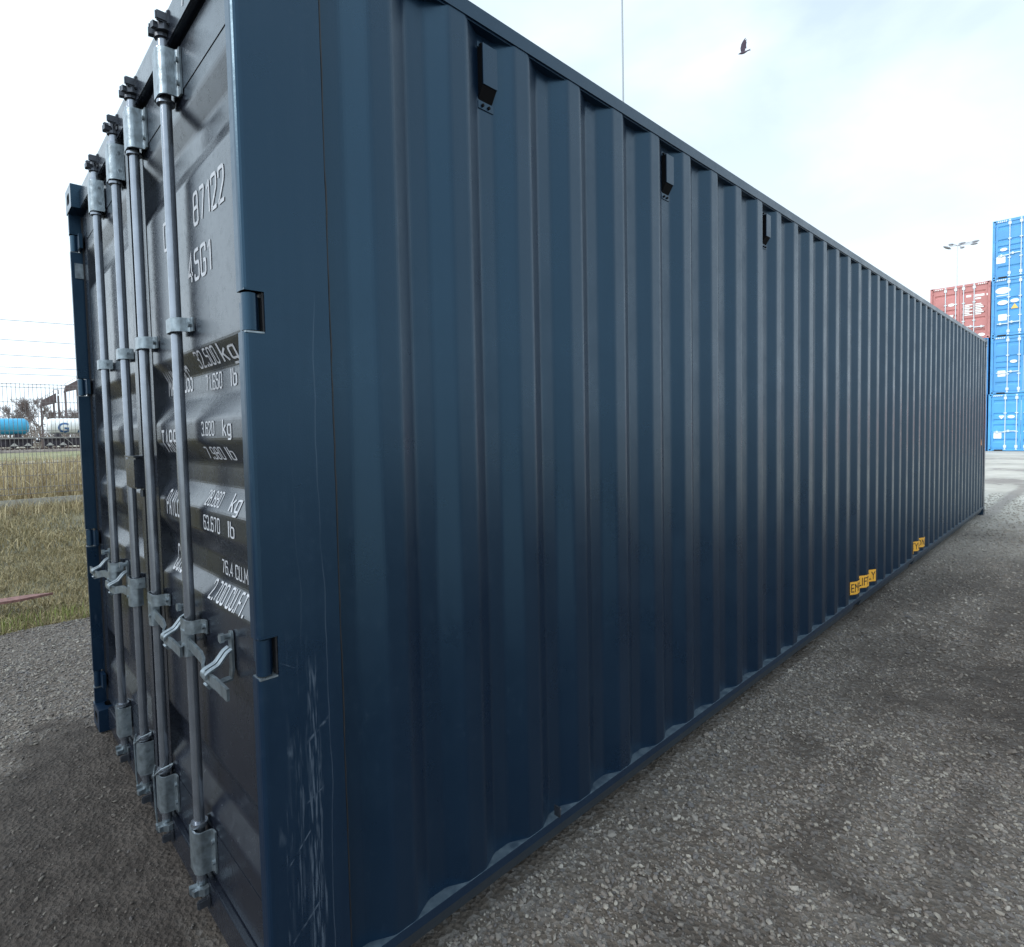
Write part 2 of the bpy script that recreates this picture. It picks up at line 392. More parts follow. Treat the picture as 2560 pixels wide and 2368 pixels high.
m = MB(); m.box(-1.242, -1.196, .036, .0575, .14, 2.755, bev=.004); m.build('overlap_strip', MT['door'], DOORS[0])
random.seed(5)
for xr, s, dk in RODS:
    D = DOORS[dk]
    def fx(v): return xr+s*v
    m = MB(); ry = .0285
    m.tube([(xr, ry, .12), (xr, ry, 2.79)], .0166, 20)
    m.tube([(xr, ry, 2.752), (xr, ry, 2.762)], .026, 16); m.tube([(xr, ry, 2.598), (xr, ry, 2.608)], .026, 16)
    m.tube([(xr, ry, .305), (xr, ry, .318)], .026, 16); m.tube([(xr, ry, .150), (xr, ry, .163)], .024, 16)
    bar = m.build('locking_bar', MT['rod'], D, smooth=True)
    # cams at both ends and their keepers
    for z0, z1, zk in ((2.79, 2.835, 1), (.075, .122, -1)):
        m = MB(); m.tube([(xr, ry, z0), (xr, ry, z1)], .0165, 12)
        m.tube([(xr, ry, z0+.004), (xr, ry, z0+.014)], .024, 12)
        c = z0+.016 if zk > 0 else z0+.012
        arc = [(xr+.040*math.cos(R(a))*s, ry+.028*math.sin(R(a))) for a in range(-70, 200, 30)]; inn = [(xr+.022*math.cos(R(a))*s, ry+.016*math.sin(R(a))) for a in range(-70, 200, 30)]
        m.prism(arc+inn[::-1], c, c+.022)
        m.prism([(fx(-.024), -.006), (fx(-.006), -.010), (fx(.002), .012), (fx(-.018), .018)], c-.004, c+.014)
        m.prism([(fx(.012), -.008), (fx(.028), -.004), (fx(.025), .018), (fx(.010), .014)], c+.002, c+.020)
        m.build('cam', MT['dark'] if zk > 0 else MT['galv'], D)
        m = MB(); zc = 2.842 if zk > 0 else .068
        for e in (-1, 1):
            a0, a1 = sorted((fx(e*.030), fx(e*.044)))
            m.box(a0, a1, .0, .037, zc-.018, zc+.012, bev=.004)
        a0, a1 = sorted((fx(-.050), fx(.050)))
        m.box(a0, a1, .030, .039, zc-.024, zc+.020, bev=.003)
        m.build('cam_keeper', MT['dark'], D)
    # bar guides (long housings) top and bottom
    for z0, z1 in ((2.610, 2.748), (.166, .303)):
        m = MB()
        m.strap(rounded([(fx(-.038), .054), (fx(-.034), .018), (fx(-.020), .0035), (fx(.030), .0035), (fx(.046), .014), (fx(.048), .054), (fx(.075), .0545)], .010, 4), .006, z0, z1)
        for q in (.25, .75):
            zq = z0+(z1-z0)*q; m.tube([(fx(.062), .052, zq), (fx(.062), .044, zq)], .008, 8); m.tube([(fx(-.041), .036, zq), (fx(-.033), .036, zq)], .006, 8)
        m.build('bar_guide', MT['galv'], D, smooth=True)
    for zc in (1.918, .974):
        m = MB(); h = .021
        m.strap(rounded([(fx(-.034), .054), (fx(-.031), .02), (fx(-.016), .0045), (fx(.040), .0055), (fx(.056), .018), (fx(.060), .052), (fx(.085), .0545)], .010, 4), .005, zc-h, zc+h)
        m.tube([(fx(.071), .052, zc), (fx(.071), .042, zc)], .008, 8); m.tube([(fx(-.038), .034, zc), (fx(-.026), .034, zc)], .006, 8)
        m.build('bar_bracket', MT['galv'], D, smooth=True)
    # handle: hub, cranked flat bar, catch
    m = MB()
    m.strap(rounded([(fx(-.018), .047), (fx(-.024), .026), (fx(-.012), .005), (fx(.014), .002), (fx(.032), .004), (fx(.034), .03)], .008, 4), .006, .878, .962)
    m.tube([(fx(.022), -.004, .915), (fx(.022), .03, .915)], .007, 10)
    m.build('handle_hub', MT['galv'], D, smooth=True)
    m = MB(); bar_p = [(.024, .014, .922), (.07, .012, .921), (.17, .010, .916), (.215, .004, .908), (.24, -.008, .901), (.27, -.012, .900), (.335, -.012, .900), (.35, -.008, .897), (.445, -.008, .895)]
    for (a, b) in zip(bar_p, bar_p[1:]):
        hh = .016
        vs = []
        for q in (a, b):
            for dy, dz in ((-.004, -hh), (.004, -hh), (.004, hh), (-.004, hh)): vs.append((fx(q[0]), q[1]+dy, q[2]+dz))
        m.add(vs, [(0,1,2,3),(4,7,6,5),(0,4,5,1),(1,5,6,2),(2,6,7,3),(3,7,4,0)])
    m.build('handle', MT['galv'], D)
    m = MB(); xc = .300
    m.prism([(fx(xc+p[0]), p[1]) for p in rounded([(-.013, .900), (-.013, 1.0), (-.009, 1.016), (.009, 1.016), (.013, 1.0), (.013, .900), (-.013, .900)], .008, 3)], .050, .0568, 'y')
    m.tube([(fx(xc-.002), .05, 1.000), (fx(xc-.002), .026, 1.000)], .009, 10); m.tube([(fx(xc-.002), .034, 1.000), (fx(xc-.002), .022, 1.000)], .0135, 6)
    arm = rounded([(.050, .966), (.036, .958), (.012, .930), (-.014, .920), (-.024, .914), (-.024, .902)], .005, 2)
    for e0, e1 in ((-.024, -.004), (.004, .022)): m.strap([(p[0], p[1]) for p in arm], .006, *sorted((fx(xc+e0), fx(xc+e1))), 'x')
    m.strap([(p[0], p[1]) for p in arm[-5:]], .0075, *sorted((fx(xc-.006), fx(xc+.004))), 'x')
    m.strap([(p[0], p[1]) for p in [(.052, .904), (.048, .880), (-.016, .874), (-.021, .884)]], .006, *sorted((fx(xc-.012), fx(xc+.016))), 'x')
    m.build('handle_catch', MT['galv'], D)
# seal box over the door joint
m = MB(); m.box(-1.318, -1.168, .0, .056, 1.378, 1.498, bev=.006); m.box(-1.314, -1.155, -.004, .057, 1.500, 1.506); m.tube([(-1.20, .03, 1.372), (-1.20, .03, 1.345)], .008, 8)
m.build('lock_box', MT['door'], DOORS[1], smooth=True)
# locking plate low on the left post (painted data plate)
m = MB(); m.box(-W+.041, -W+.046, .015, .055, 2.44, 2.52); m.build('hinge_tab', MT['galv'], ROOT)

GL = {'0': [[(.5,2),(0,2),(0,0),(1,0),(1,2),(.5,2)]], '1': [[(.1,1.55),(.55,2),(.55,0)]], '2': [[(0,1.5),(0,2),(1,2),(1,1.2),(0,.1),(0,0),(1,0)]],
 '3': [[(0,1.6),(0,2),(1,2),(1,1.05),(.4,1.05)],[(.6,1.05),(1,1.05),(1,0),(0,0),(0,.4)]], '4': [[(.75,0),(.75,2),(0,.55),(1.05,.55)]], '5': [[(1,2),(.05,2),(.05,1.15),(1,1.15),(1,0),(0,0),(0,.4)]],
 '6': [[(1,1.6),(1,2),(0,2),(0,0),(1,0),(1,1.1),(.1,1.1)]], '7': [[(0,2),(1,2),(.35,0)]], '8': [[(.5,1.05),(.05,1.05),(.05,2),(.95,2),(.95,1.05),(.5,1.05)],[(.5,1.05),(0,1.05),(0,0),(1,0),(1,1.05),(.5,1.05)]],
 '9': [[(0,.4),(0,0),(1,0),(1,2),(0,2),(0,.95),(.9,.95)]], '.': [[(.05,-.12),(.05,.20)],[(.22,-.12),(.22,.20)]], 'k': [[(0,-.1),(0,2.1)],[(.85,1.35),(.05,.6)],[(.3,.8),(.9,-.1)]], 'g': [[(.9,1.35),(0,1.35),(0,0),(.9,0)],[(.9,1.45),(.9,-.55),(0,-.55)]], 'l': [[(.05,-.1),(.05,2.1)]], 'b': [[(0,2.1),(0,0),(.9,0),(.9,1.35),(0,1.35)]],
 'M': [[(0,-.1),(0,2),(.65,.7),(1.3,2),(1.3,-.1)]], 'A': [[(0,-.1),(.5,2),(1,-.1)],[(.2,.6),(.8,.6)]], 'X': [[(0,-.1),(1,2.1)],[(0,2.1),(1,-.1)]], 'R': [[(0,-.1),(0,2),(.95,2),(.95,1),(.1,1)],[(.5,1),(1,-.1)]],
 'S': [[(1,1.6),(1,2),(0,2),(0,1.05),(1,1.0),(1,0),(0,0),(0,.4)]], 'T': [[(0,2),(1,2)],[(.5,1.9),(.5,-.1)]], 'E': [[(1,2),(0,2),(0,0),(1,0)],[(.1,1.02),(.85,1.02)]], 'P': [[(0,-.1),(0,2),(1,2),(1,.9),(.1,.9)]], 'Y': [[(0,2.1),(.5,.95),(1,2.1)],[(.5,.9),(.5,-.1)]],
 'L': [[(0,2.1),(0,0),(1,0)]], 'C': [[(1,1.5),(1,2),(0,2),(0,0),(1,0),(1,.5)]], 'U': [[(0,2.1),(0,0),(1,0),(1,2.1)]], 'F': [[(0,-.1),(0,2),(1,2)],[(.1,1.02),(.85,1.02)]], 'G': [[(1,1.5),(1,2),(0,2),(0,0),(1,0),(1,.95),(.5,.95)]]}
GL['O'] = GL['0']; GL['D'] = [[(.4,2),(0,2),(0,0),(.8,0),(1,.35),(1,1.65),(.8,2),(.4,2)]]
def stencil_mesh(txt, w_, h_):
    """condensed block lettering drawn as flat strokes, fitted to 0..w, 0..h"""
    bm = bmesh.new(); x = 0; hw = .125
    for ch in txt:
        if ch == ' ': x += .8; continue
        wd = max(p[0] for st in GL[ch] for p in st)
        for k, st in enumerate(GL[ch]):
            closed = st[0] == st[-1]; P = [Vector((p[0]+x, p[1])) for p in (rounded(st, .30, 4) if ch not in 'AXMkY4' else st)]; pairs = []
            for i, p in enumerate(P):
                a, b = P[i-1] if i else (P[-2] if closed else None), P[i+1] if i < len(P)-1 else (P[1] if closed else None)
                d1 = (p-a).normalized() if a else (b-p).normalized(); d2 = (b-p).normalized() if b else d1
                n = Vector((-d1.y-d2.y, d1.x+d2.x)); n = n.normalized() if n.length > .3 else Vector((-d1.y, d1.x)); m_ = hw/max(.5, n.dot(Vector((-d1.y, d1.x))))
                pairs.append((bm.verts.new((*(p+n*m_), k*1e-4)), bm.verts.new((*(p-n*m_), k*1e-4))))
            for (a, b), (c, d) in zip(pairs, pairs[1:]):
                try: bm.faces.new((a, b, d, c))
                except ValueError: pass
        x += wd+.52
    xs = [v.co.x for v in bm.verts]; ys = [v.co.y for v in bm.verts]; x0, x1, y0, y1 = min(xs), max(xs), min(ys), max(ys)
    for v in bm.verts: v.co = Vector(((v.co.x-x0)/(x1-x0)*w_, (v.co.y-y0)/(y1-y0)*h_, v.co.z))
    return bm
# door lettering follows the pressed panel
def door_text(txt, x0, x1, z0, z1):
    bm = stencil_mesh(txt, x1-x0, z1-z0)
    cuts = [z-z0 for z in ZB if z0 < z < z1]
    finish_text(bm, cuts, 1, lambda u, v: (x0+u, door_y(z0+v)-.0016, z0+v), 'lettering', MT['white'], DOORS[0])
for a in (('87122', -.523, -.255, 2.200, 2.300), ('45G1', -.602, -.383, 2.042, 2.142), ('0', -.852, -.810, 2.204, 2.302),
          ('32.500', -.605, -.42, 1.787, 1.838), ('kg', -.392, -.272, 1.775, 1.838), ('71.650', -.586, -.441, 1.715, 1.766), ('lb', -.367, -.318, 1.715, 1.766),
          ('MAX.GROSS', -1.01, -.722, 1.724, 1.815), ('3.620', -.537, -.421, 1.574, 1.618), ('kg', -.351, -.281, 1.561, 1.619),
          ('7.980', -.555, -.405, 1.502, 1.541), ('lb', -.372, -.318, 1.502, 1.541), ('TARE', -.996, -.81, 1.518, 1.605),
          ('28.880', -.565, -.432, 1.359, 1.405), ('kg', -.352, -.272, 1.345, 1.406), ('63.670', -.557, -.409, 1.284, 1.331), ('lb', -.340, -.291, 1.284, 1.331),
          ('PAYLOAD', -.972, -.745, 1.295, 1.390), ('76.4 CU.M.', -.508, -.284, 1.147, 1.194), ('2.700 CU.FT.', -.556, -.262, 1.067, 1.123), ('CU.CAP.', -.988, -.80, 1.088, 1.186)):
    door_text(*a)
bm = stencil_mesh('7', .04, .07); finish_text(bm, [], 0, lambda u, v: (-.475+u, .0345, 2.800+v), 'lettering', MT['white'], ROOT)

# vents on the side wall
for i in (-1, 3, 7):
    y = yi(i)+.073; m = MB()
    x0, x1 = -DEP-.002, -.012
    ya, yb = y, y+.060
    sec = [(x0, 2.628), (x1, 2.668), (x1, 2.792), (x0, 2.792)]
    m.prism([(p[0], p[1]) for p in sec], ya, yb, 'y', 1)
    m.box(x1-.001, x1+.003, ya-.001, yb+.002, 2.668, 2.794)
    m.box(-DEP, -DEP+.003, ya-.003, yb+.004, 2.604, 2.627); m.box(-DEP, -DEP+.003, ya-.003, yb+.004, 2.7945, 2.812)
    for q, zz in ((.015, 2.615), (.042, 2.615), (.012, 2.803), (.045, 2.803)): m.tube([(-DEP+.002, ya+q, zz), (-DEP+.008, ya+q, zz)], .005, 8, 1)
    m.build('vent', [MT['navy'], MT['vent_dark']], ROOT)

# yellow fork-lift notices that wrap round the corrugation
up_ = [(-DEP, .19)]; arc = [0.]
for p in prof[1:]:
    arc.append(arc[-1]+math.hypot(p[0]-up_[-1][0], p[1]-up_[-1][1])); up_.append(p)
def arc_of_y(y): return float(np.interp(y, [p[1] for p in up_], arc))
def on_arc(s, off):
    k = max(0, min(len(arc)-2, int(np.searchsorted(arc, s))-1)); t = (s-arc[k])/(arc[k+1]-arc[k]); a, b = Vector(up_[k]), Vector(up_[k+1])
    p = a+(b-a)*t; d = (b-a).normalized(); n = Vector((d.y, -d.x))
    return p.x+n.x*off, p.y+n.y*off
def notice(s0):
    Ld, z0, z1 = .675, .178, .282
    def panel(e, off, mat, name, par):
        cuts = [s0-e]+[a for a in arc if s0-e < a < s0+Ld+e]+[s0+Ld+e]
        m = MB(); m.sheet([on_arc(min(max(c, cuts[0]), cuts[-1]), off) for c in cuts], z0-e, z1+e)
        return m.build(name, mat, par)
    base = panel(.006, .0018, MT['letter'], 'fork_notice', ROOT)
    panel(0, .0026, MT['yellow'], 'yellow_field', base)
    bm = text_mesh('EMPTY LIFT ONLY', Ld-.024, .07)
    finish_text(bm, [a-s0-.012 for a in arc if s0+.012 < a < s0+Ld-.012], 0, lambda u, v: (lambda q: (q[0], q[1], z0+.017+v))(on_arc(s0+.012+u, .0034)), 'lettering', MT['letter'], base)
notice(arc_of_y(yi(14)-.142)+.004)
notice(arc_of_y(yi(22)-.142)-.168)
m = MB(); m.prism([(11.66, 1.17), (11.74, 1.17), (11.70, 1.27)], -.0005, .0012, 'x'); m.build('hazard_sticker', MT['orange'], ROOT)

# seal wires hanging from two of the bar guides
for xr, s, lab in ((-1.06, 1, 'grey seal wire looped over the bottom of the second locking bar from the near corner'), (-1.378, -1, 'thin pale seal wire hanging on the third locking bar from the near corner')):
    m = MB(); k = s
    m.tube([(xr+.05, .046, .345), (xr+.03, .01, .328), (xr-.005, -.002, .300), (xr-.03, -.004, .282), (xr-.037, .0, .300), (xr-.03, .004, .322)], .0032, 6)
    m.tube([(xr-.03, -.004, .284), (xr-.031, -.003, .22), (xr-.03, -.002, .15), (xr-.026, .0, .10), (xr-.01, -.004, .086)], .0036, 6)
    tag(m.build('seal_wire', MT['galv'], None, smooth=True), lab, 'wire', 'seal wires on the locking bars')

# ------------------------------------------------------------------ stacked containers beyond
BLUE = simple('blue_container_paint', (.078, .31, .62), .42, 0, .12, 1.5)
BLUE2 = simple('lighter_blue_container_paint', (.078, .34, .67), .42, 0, .12, 1.5)
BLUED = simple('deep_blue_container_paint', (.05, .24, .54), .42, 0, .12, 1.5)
RED = simple('glare_paled_red_paint', (.47, .19, .18), .5, 0, .15, 1.2)  # the glare veil over the distant red is put into its colour
WBAR = simple('pale_bar_paint', (.62, .70, .74), .4, .1)
STK = simple('white_sticker', (.80, .80, .78), .5)
TRI = simple('warning_sticker', (.75, .50, .12), .5)
def far_container(loc, paint_, label, stickers, texts=False, ridges=((2.50, .10), (1.86, .075), (1.55, .075), (1.28, .075), (.52, .10)), handle_z=1.0):
    T = thing('shipping_container', loc, label, 'shipping container', 'containers stacked at the far end of the yard')
    ox, oy, oz = loc
    def put(m, name, mats, par=T):
        m.v = [(a+ox, b+oy, c+oz) for a, b, c in m.v]; return m.build(name, mats, par)
    m = MB(); Wc, Lc, Hc = 2.438, 12.192, 2.89
    for cx in (0, Wc-.10):
        m.box(cx, cx+.10, 0, .12, .118, Hc-.118); m.box(cx, cx+.10, Lc-.12, Lc, .118, Hc-.118)
    for cx in (.002, Wc-.062):
        m.box(cx, cx+.06, .178, Lc-.178, .03, .15); m.box(cx, cx+.06, .178, Lc-.178, Hc-.07, Hc-.006)
    m.box(.16, Wc-.16, .02, .12, .015, .13); m.box(.16, Wc-.16, .02, .12, Hc-.13, Hc-.012)
    m.box(.05, Wc-.05, .1, Lc-.1, Hc-.05, Hc-.03); m.box(.08, Wc-.08, .15, Lc-.1, .08, .1)
    put(m, 'frame', paint_)
    m = MB()
    for cx in (0, Wc-.162):
        for cy in (-.003, Lc-.175):
            for cz in (0, Hc-.118):
                m = MB(); x0, x1 = cx-.002, cx+.164
                if cy < 1: m.holed((x0, x1, cz, cz+.118), 'y', cy, .05, .04, .03, 0, 1)
                m.box(x0, x1, cy+(.051 if cy < 1 else 0), cy+.178, cz, cz+.118)
                if cy < 1:
                    for xx in (x0, x1): m.add([(xx, cy, cz), (xx, cy+.051, cz), (xx, cy+.051, cz+.118), (xx, cy, cz+.118)], [(0,1,2,3)])
                    for zz in (cz, cz+.118): m.add([(x0, cy, zz), (x1, cy, zz), (x1, cy+.051, zz), (x0, cy+.051, zz)], [(0,1,2,3)])
                put(m, 'corner_casting', [paint_, MT['black']])
    for sgn in (0, 1):
        m = MB(); pr = []; y = .12
        while y < Lc-.2: pr += [(.036, y), (.004, y+.068), (.004, y+.138), (.036, y+.206)]; y += .278
        m.sheet([(p[0] if not sgn else Wc-p[0], p[1]) for p in pr], .14, Hc-.06); put(m, 'side_panel', paint_)
    zp = [(2.72, .06)]
    for zc, hh in ridges: zp += [(zc+hh, .06), (zc+hh*.35, .10), (zc-hh*.35, .10), (zc-hh, .06)]
    zp.append((.17, .06))
    for k in (0, 1):
        x0, x1 = (.11, 1.213) if k == 0 else (1.225, Wc-.11)
        m = MB(); m.sheet([(y, z) for z, y in zp], x0+.09, x1-.09, 'x')
        m.box(x0, x0+.09, .058, .11, .14, 2.76); m.box(x1-.09, x1, .058, .11, .14, 2.76); m.box(x0+.09, x1-.09, .0585, .11, 2.70, 2.76); m.box(x0+.09, x1-.09, .0585, .11, .14, .19)
        d = put(m, 'door', paint_)
        for h in (.25, 1.04, 1.86, 2.62):
            m = MB(); xx = .05 if k == 0 else Wc-.05; m.tube([(xx, .0, h-.05), (xx, .0, h+.05)], .018, 8); m.box(min(xx, x0 if k == 0 else x1), max(xx, x0 if k == 0 else x1)+.02, .02, .057, h-.03, h+.03); put(m, 'hinge', paint_, d)
        for xr, s in (((.638, -1), (1.06, -1)) if k == 0 else ((1.378, 1), (1.80, 1))):
            m = MB(); m.tube([(xr, .03, .10), (xr, .03, 2.82)], .02, 8)
            for z in (2.68, .23): m.box(xr-.055, xr+.055, .004, .06, z-.07, z+.07)
            for z in (1.92, .98): m.box(xr-.06, xr+.06, .006, .06, z-.022, z+.022)
            for z in (2.82, .09): m.box(xr-.035, xr+.035, 0., .045, z-.03, z+.03)
            put(m, 'locking_bar', WBAR, d)
            m = MB(); hz_ = handle_z+(.0 if abs(xr-1.219) > .3 else .05)
            m.box(min(xr, xr+s*.42), max(xr, xr+s*.42), -.012, .0, hz_-.02, hz_+.02); m.box(xr+s*.3-.035, xr+s*.3+.035, -.016, .058, hz_-.05, hz_+.06)
            put(m, 'handle', WBAR, d)
        if k == 1 and texts:
            m = MB()
            for (a, b, c_, e) in ((1.48, 1.68, 2.20, 2.31), (1.83, 2.2, 2.18, 2.29), (2.28, 2.38, 2.17, 2.28), (1.84, 2.07, 2.04, 2.12)): m.box(a, b, .052, .0575, c_, e)
            for r_ in range(7):
                z = 1.80-r_*.085
                m.box(1.42, 1.42+(.32 if r_ % 2 == 0 else .2), .050, .054, z-.028, z+.028); m.box(1.85, 2.08+.05*(r_ % 3), .050, .054, z-.028, z+.028)
            put(m, 'lettering', STK, d)
    for kind, x, z, sz in stickers:
        m = MB()
        if kind == 'sq': m.prism([(x+p[0]*sz, z+p[1]*sz) for p in rounded([(-.5, 0), (-.5, .5), (.5, .5), (.5, -.5), (-.5, -.5), (-.5, 0)], .1, 3)[:-1]], .050, .0555, 'y')
        elif kind == 'oval': m.prism([(x+.62*sz*math.cos(a*math.pi/10), z+.36*sz*math.sin(a*math.pi/10)) for a in range(20)], .050, .0555, 'y')
        elif kind == 'bar': m.box(x-sz/2, x+sz/2, .050, .0555, z-.02, z+.02)
        elif kind == 'drop': m.prism([(x+p[0]*sz, z+p[1]*sz) for p in ((0, -.5), (.45, .1), (.4, .35), (-.4, .35), (-.45, .1))], .050, .0555, 'y')
        else: m.prism([(x-sz*.5, z-sz*.4), (x+sz*.5, z-sz*.4), (x, z+sz*.5)], .050, .0555, 'y')
        put(m, 'warning_triangle' if kind == 'tri' else 'placard', TRI if kind == 'tri' else STK)
    for x0 in (.17, Wc-.5):
        m = MB()
        for j in range(5): m.prism([(x0+j*.075, Hc-.12), (x0+j*.075+.038, Hc-.12), (x0+j*.075+.068, Hc-.055), (x0+j*.075+.03, Hc-.055)], .012, .0195, 'y')
        put(m, 'hazard_stripes', STK)
    m = MB(); m.box(.24, .56, .0, .1, .012, .07); put(m, 'lashing_recess', MT['black'])
    return T
XB, YB, HB = -2.66, 38.75, 2.896
far_container((XB-.05, YB, 0), BLUE2, 'bright blue container at the bottom of the four high blue stack', [('sq', .36, .78, .30), ('drop', .50, 1.72, .22), ('oval', .86, 1.73, .22)], handle_z=.96)
far_container((XB, YB, HB), BLUE, 'blue container second from the ground in the four high stack, plain with two handles', [('sq', .42, 1.02, .30), ('oval', .86, 1.60, .22)], handle_z=1.05)
far_container((XB, YB, 2*HB), BLUE, 'blue container third from the ground, with big oval placard and yellow triangle sticker', [('oval', .42, 2.28, .46), ('bar', .42, 2.04, .5), ('oval', .42, 1.68, .32), ('oval', .86, 1.72, .26), ('tri', .86, 1.44, .28), ('sq', .42, .94, .32)], handle_z=.62)
far_container((XB, YB, 3*HB), BLUE, 'topmost blue container of the four high stack, with round dot and square placards', [('oval', .42, 1.42, .22), ('sq', .32, .92, .34)], handle_z=1.12)
XL = XB-.045-2.438
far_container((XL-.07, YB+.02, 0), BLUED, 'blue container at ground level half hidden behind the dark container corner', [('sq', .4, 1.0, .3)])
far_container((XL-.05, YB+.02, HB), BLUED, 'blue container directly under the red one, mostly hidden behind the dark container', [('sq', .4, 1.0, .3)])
far_container((XL, YB+.02, 2*HB), RED, 'glare-paled red container with white lettering on top of the left hand stack', [('oval', .88, 1.92, .22), ('drop', .86, 1.30, .26), ('oval', 2.10, .20, .24)], texts=True,
              ridges=((2.40, .09), (1.60, .07), (1.32, .07), (1.06, .07), (.42, .09)), handle_z=.62)

far_container((3.0, YB+.4, 0), RED, 'glare-paled red container standing on the ground to the right of the blue stack', [('sq', .4, 1.0, .3)])
far_container((5.5, YB+.4, 0), RED, 'second glare-paled red container on the ground, farther right than the first one', [('sq', .4, 1.0, .3)])

# ------------------------------------------------------------------ mast with floodlights, thin mast
def ray(u, v): return fwd+rt*((u-1193.42)/1430.27)-up*((v-1146.42)/1430.27)
GREYM = simple('washed_out_mast_metal', (.62, .63, .65), .5, .3)  # pole colour paled to imitate washing-out against the bright sky
LAMPM = simple('grey_lamp_housing', (.30, .30, .33), .5, .2)
def flood_mast():
    dp = 66.; P = CAM+ray(2394, 612)*dp
    T = thing('floodlight_mast', (P.x, P.y, 0), 'tall glare-paled floodlight mast rising beyond the red container', 'light mast')
    m = MB(); m.tube([(P.x, P.y, 0), (P.x, P.y, P.z*.5), (P.x, P.y, P.z)], [.10, .07, .045], 10); m.build('pole', GREYM, T, smooth=True)
    s = dp/1430.27/5.436
    for dx, dz, L_, tilt in ((-190, -55, 115, -.35), (-30, 25, 75, .0), (120, 40, 100, .15), (190, 22, 110, .15), (175, -10, 100, .1), (45, -45, 60, .05)):
        ex, ez = dx*s, dz*s
        depth = -.5 if abs(dx) > 150 else (.6 if dx in (120, -30) else -.2)
        A = P; B = P+Vector((rt.x*ex, rt.y*ex, ez))+Vector((fwd.x, fwd.y, 0))*depth
        arm = MB(); arm.tube([A-Vector((0, 0, .1)), (A+B)/2+Vector((0, 0, .02)), B], .03, 6); a = arm.build('arm', LAMPM, T)
        f = MB(); ax = Vector((rt.x, rt.y, tilt)).normalized(); sd = Vector((fwd.x, fwd.y, 0)).normalized(); h = L_*s*.5
        prof_ = [(-1, .0), (-.75, .09), (-.2, .15), (.5, .13), (1, .02)]
        rings = []
        for t_, rr in prof_:
            c = B+ax*(t_*h); rings.append([c+sd*(rr*1.3)*math.cos(q*math.pi/4)+Vector((0, 0, 1))*(rr*.75+.01)*math.sin(q*math.pi/4) for q in range(8)])
        f.add([v for r_ in rings for v in r_], [(i*8+k, i*8+(k+1) % 8, i*8+8+(k+1) % 8, i*8+8+k) for i in range(4) for k in range(8)])
        f.build('floodlight', LAMPM, T, smooth=True)
flood_mast()
P = CAM+ray(1558, 248)*32
m = MB(); m.tube([(P.x, P.y, 0), (P.x, P.y, 14), (P.x, P.y, 31)], [.055, .05, .045], 8)
for z in (1.2, 9, 18): m.tube([(P.x, P.y, z), (P.x, P.y, z+.08)], .065, 8)
tag(m.build('lightning_mast', simple('grey_mast', (.30, .33, .36), .5, .2), None, smooth=True), 'thin grey mast rising into the sky behind the dark container', 'mast')

# ------------------------------------------------------------------ bird
def bird():
    P = CAM+ray(1860, 130)*21.; a_, b_, c_ = rt, up, fwd; sc = 21/1430.27/3.996     # crop pixel -> metre
    def pt(x, y, d=0.): return P+a_*((x-1440)*sc)-b_*((y-520)*sc)+c_*d
    m = MB(); spine = [(1382, 545, 1), (1392, 540, 5), (1402, 537, 8), (1420, 532, 12), (1440, 526, 12), (1462, 516, 8), (1480, 505, 5), (1496, 497, 4), (1506, 491, 2)]
    m.tube([pt(x, y) for x, y, r in spine], [r*sc*.95 for x, y, r in spine], 10)
    m.prism([(0, 0)]*0 or [(0, 0), (1, 0), (1, 1)], 0, .0001) if False else None
    def wing(pts, d0, d1):
        n = len(pts); y0 = 530; h = 130
        fr = [pt(x, y, d0+(d1-d0)*(y0-y)/h) for x, y in pts]; bk = [p+c_*.008 for p in fr]
        m.add(fr+bk, [tuple(range(n)), tuple(range(n, 2*n))[::-1]]+[(i, (i+1) % n, n+(i+1) % n, n+i) for i in range(n)])
    wing([(1412, 524), (1401, 492), (1405, 455), (1418, 428), (1434, 408), (1447, 398), (1441, 411), (1436, 424), (1446, 417), (1456, 415), (1450, 428), (1456, 440), (1455, 462), (1461, 490), (1447, 492), (1450, 508), (1440, 506), (1436, 526)], .01, -.12)
    wing([(1422, 522), (1415, 490), (1420, 455), (1434, 425), (1452, 412), (1449, 432), (1459, 455), (1464, 486), (1452, 500), (1446, 522)], .03, .16)
    wing([(1478, 508), (1494, 494), (1508, 488), (1500, 499), (1506, 509), (1494, 504), (1482, 512)], 0, 0)
    o = m.build('bird', simple('dark_feathers', (.085, .06, .085), .8, 0, .3, 40)); tag(o, 'dark bird flying with raised wings in the pale sky', 'bird')
bird()

# ------------------------------------------------------------------ fence along the verge
WIRE = simple('galvanised_wire', (.21, .19, .185), .55, .2)
CONC = simple('pale_concrete', (.34, .32, .28), .9, 0, .2, 8, .3, 40)
def fence():
    xf = -16.75; T = thing('mesh_fence', (xf, 6, 0), 'tall grey wire mesh fence standing along the grass verge', 'fence')
    y0, y1, step = -12.5, 27.5, 2.5; n = int((y1-y0)/step)
    for k in range(n+1):
        y = y0+k*step; m = MB(); m.box(xf-.03, xf+.03, y-.03, y+.03, 0, 3.12, bev=.006); m.build('post', WIRE, T)
    hz_ = (3.02, 2.94, 2.575, 2.21, 1.87, 1.69, 1.34, 1.05, .75, .45, .30)
    for k in range(n):
        a, b = y0+k*step+.035, y0+(k+1)*step-.035; m = MB()
        for z in hz_: m.tube([(xf+.035, a, z), (xf+.035, b, z)], .0085, 4)
        y = a+.04
        while y < b:
            m.tube([(xf+.042, y, .28), (xf+.042, y, 3.04)], .0068, 4, cap=False); y += .0835
        m.build('mesh_panel', WIRE, T)
        m = MB(); m.box(xf-.025, xf+.025, a, b, -.05, .17, bev=.01); m.build('kickboard', CONC, T)
fence()

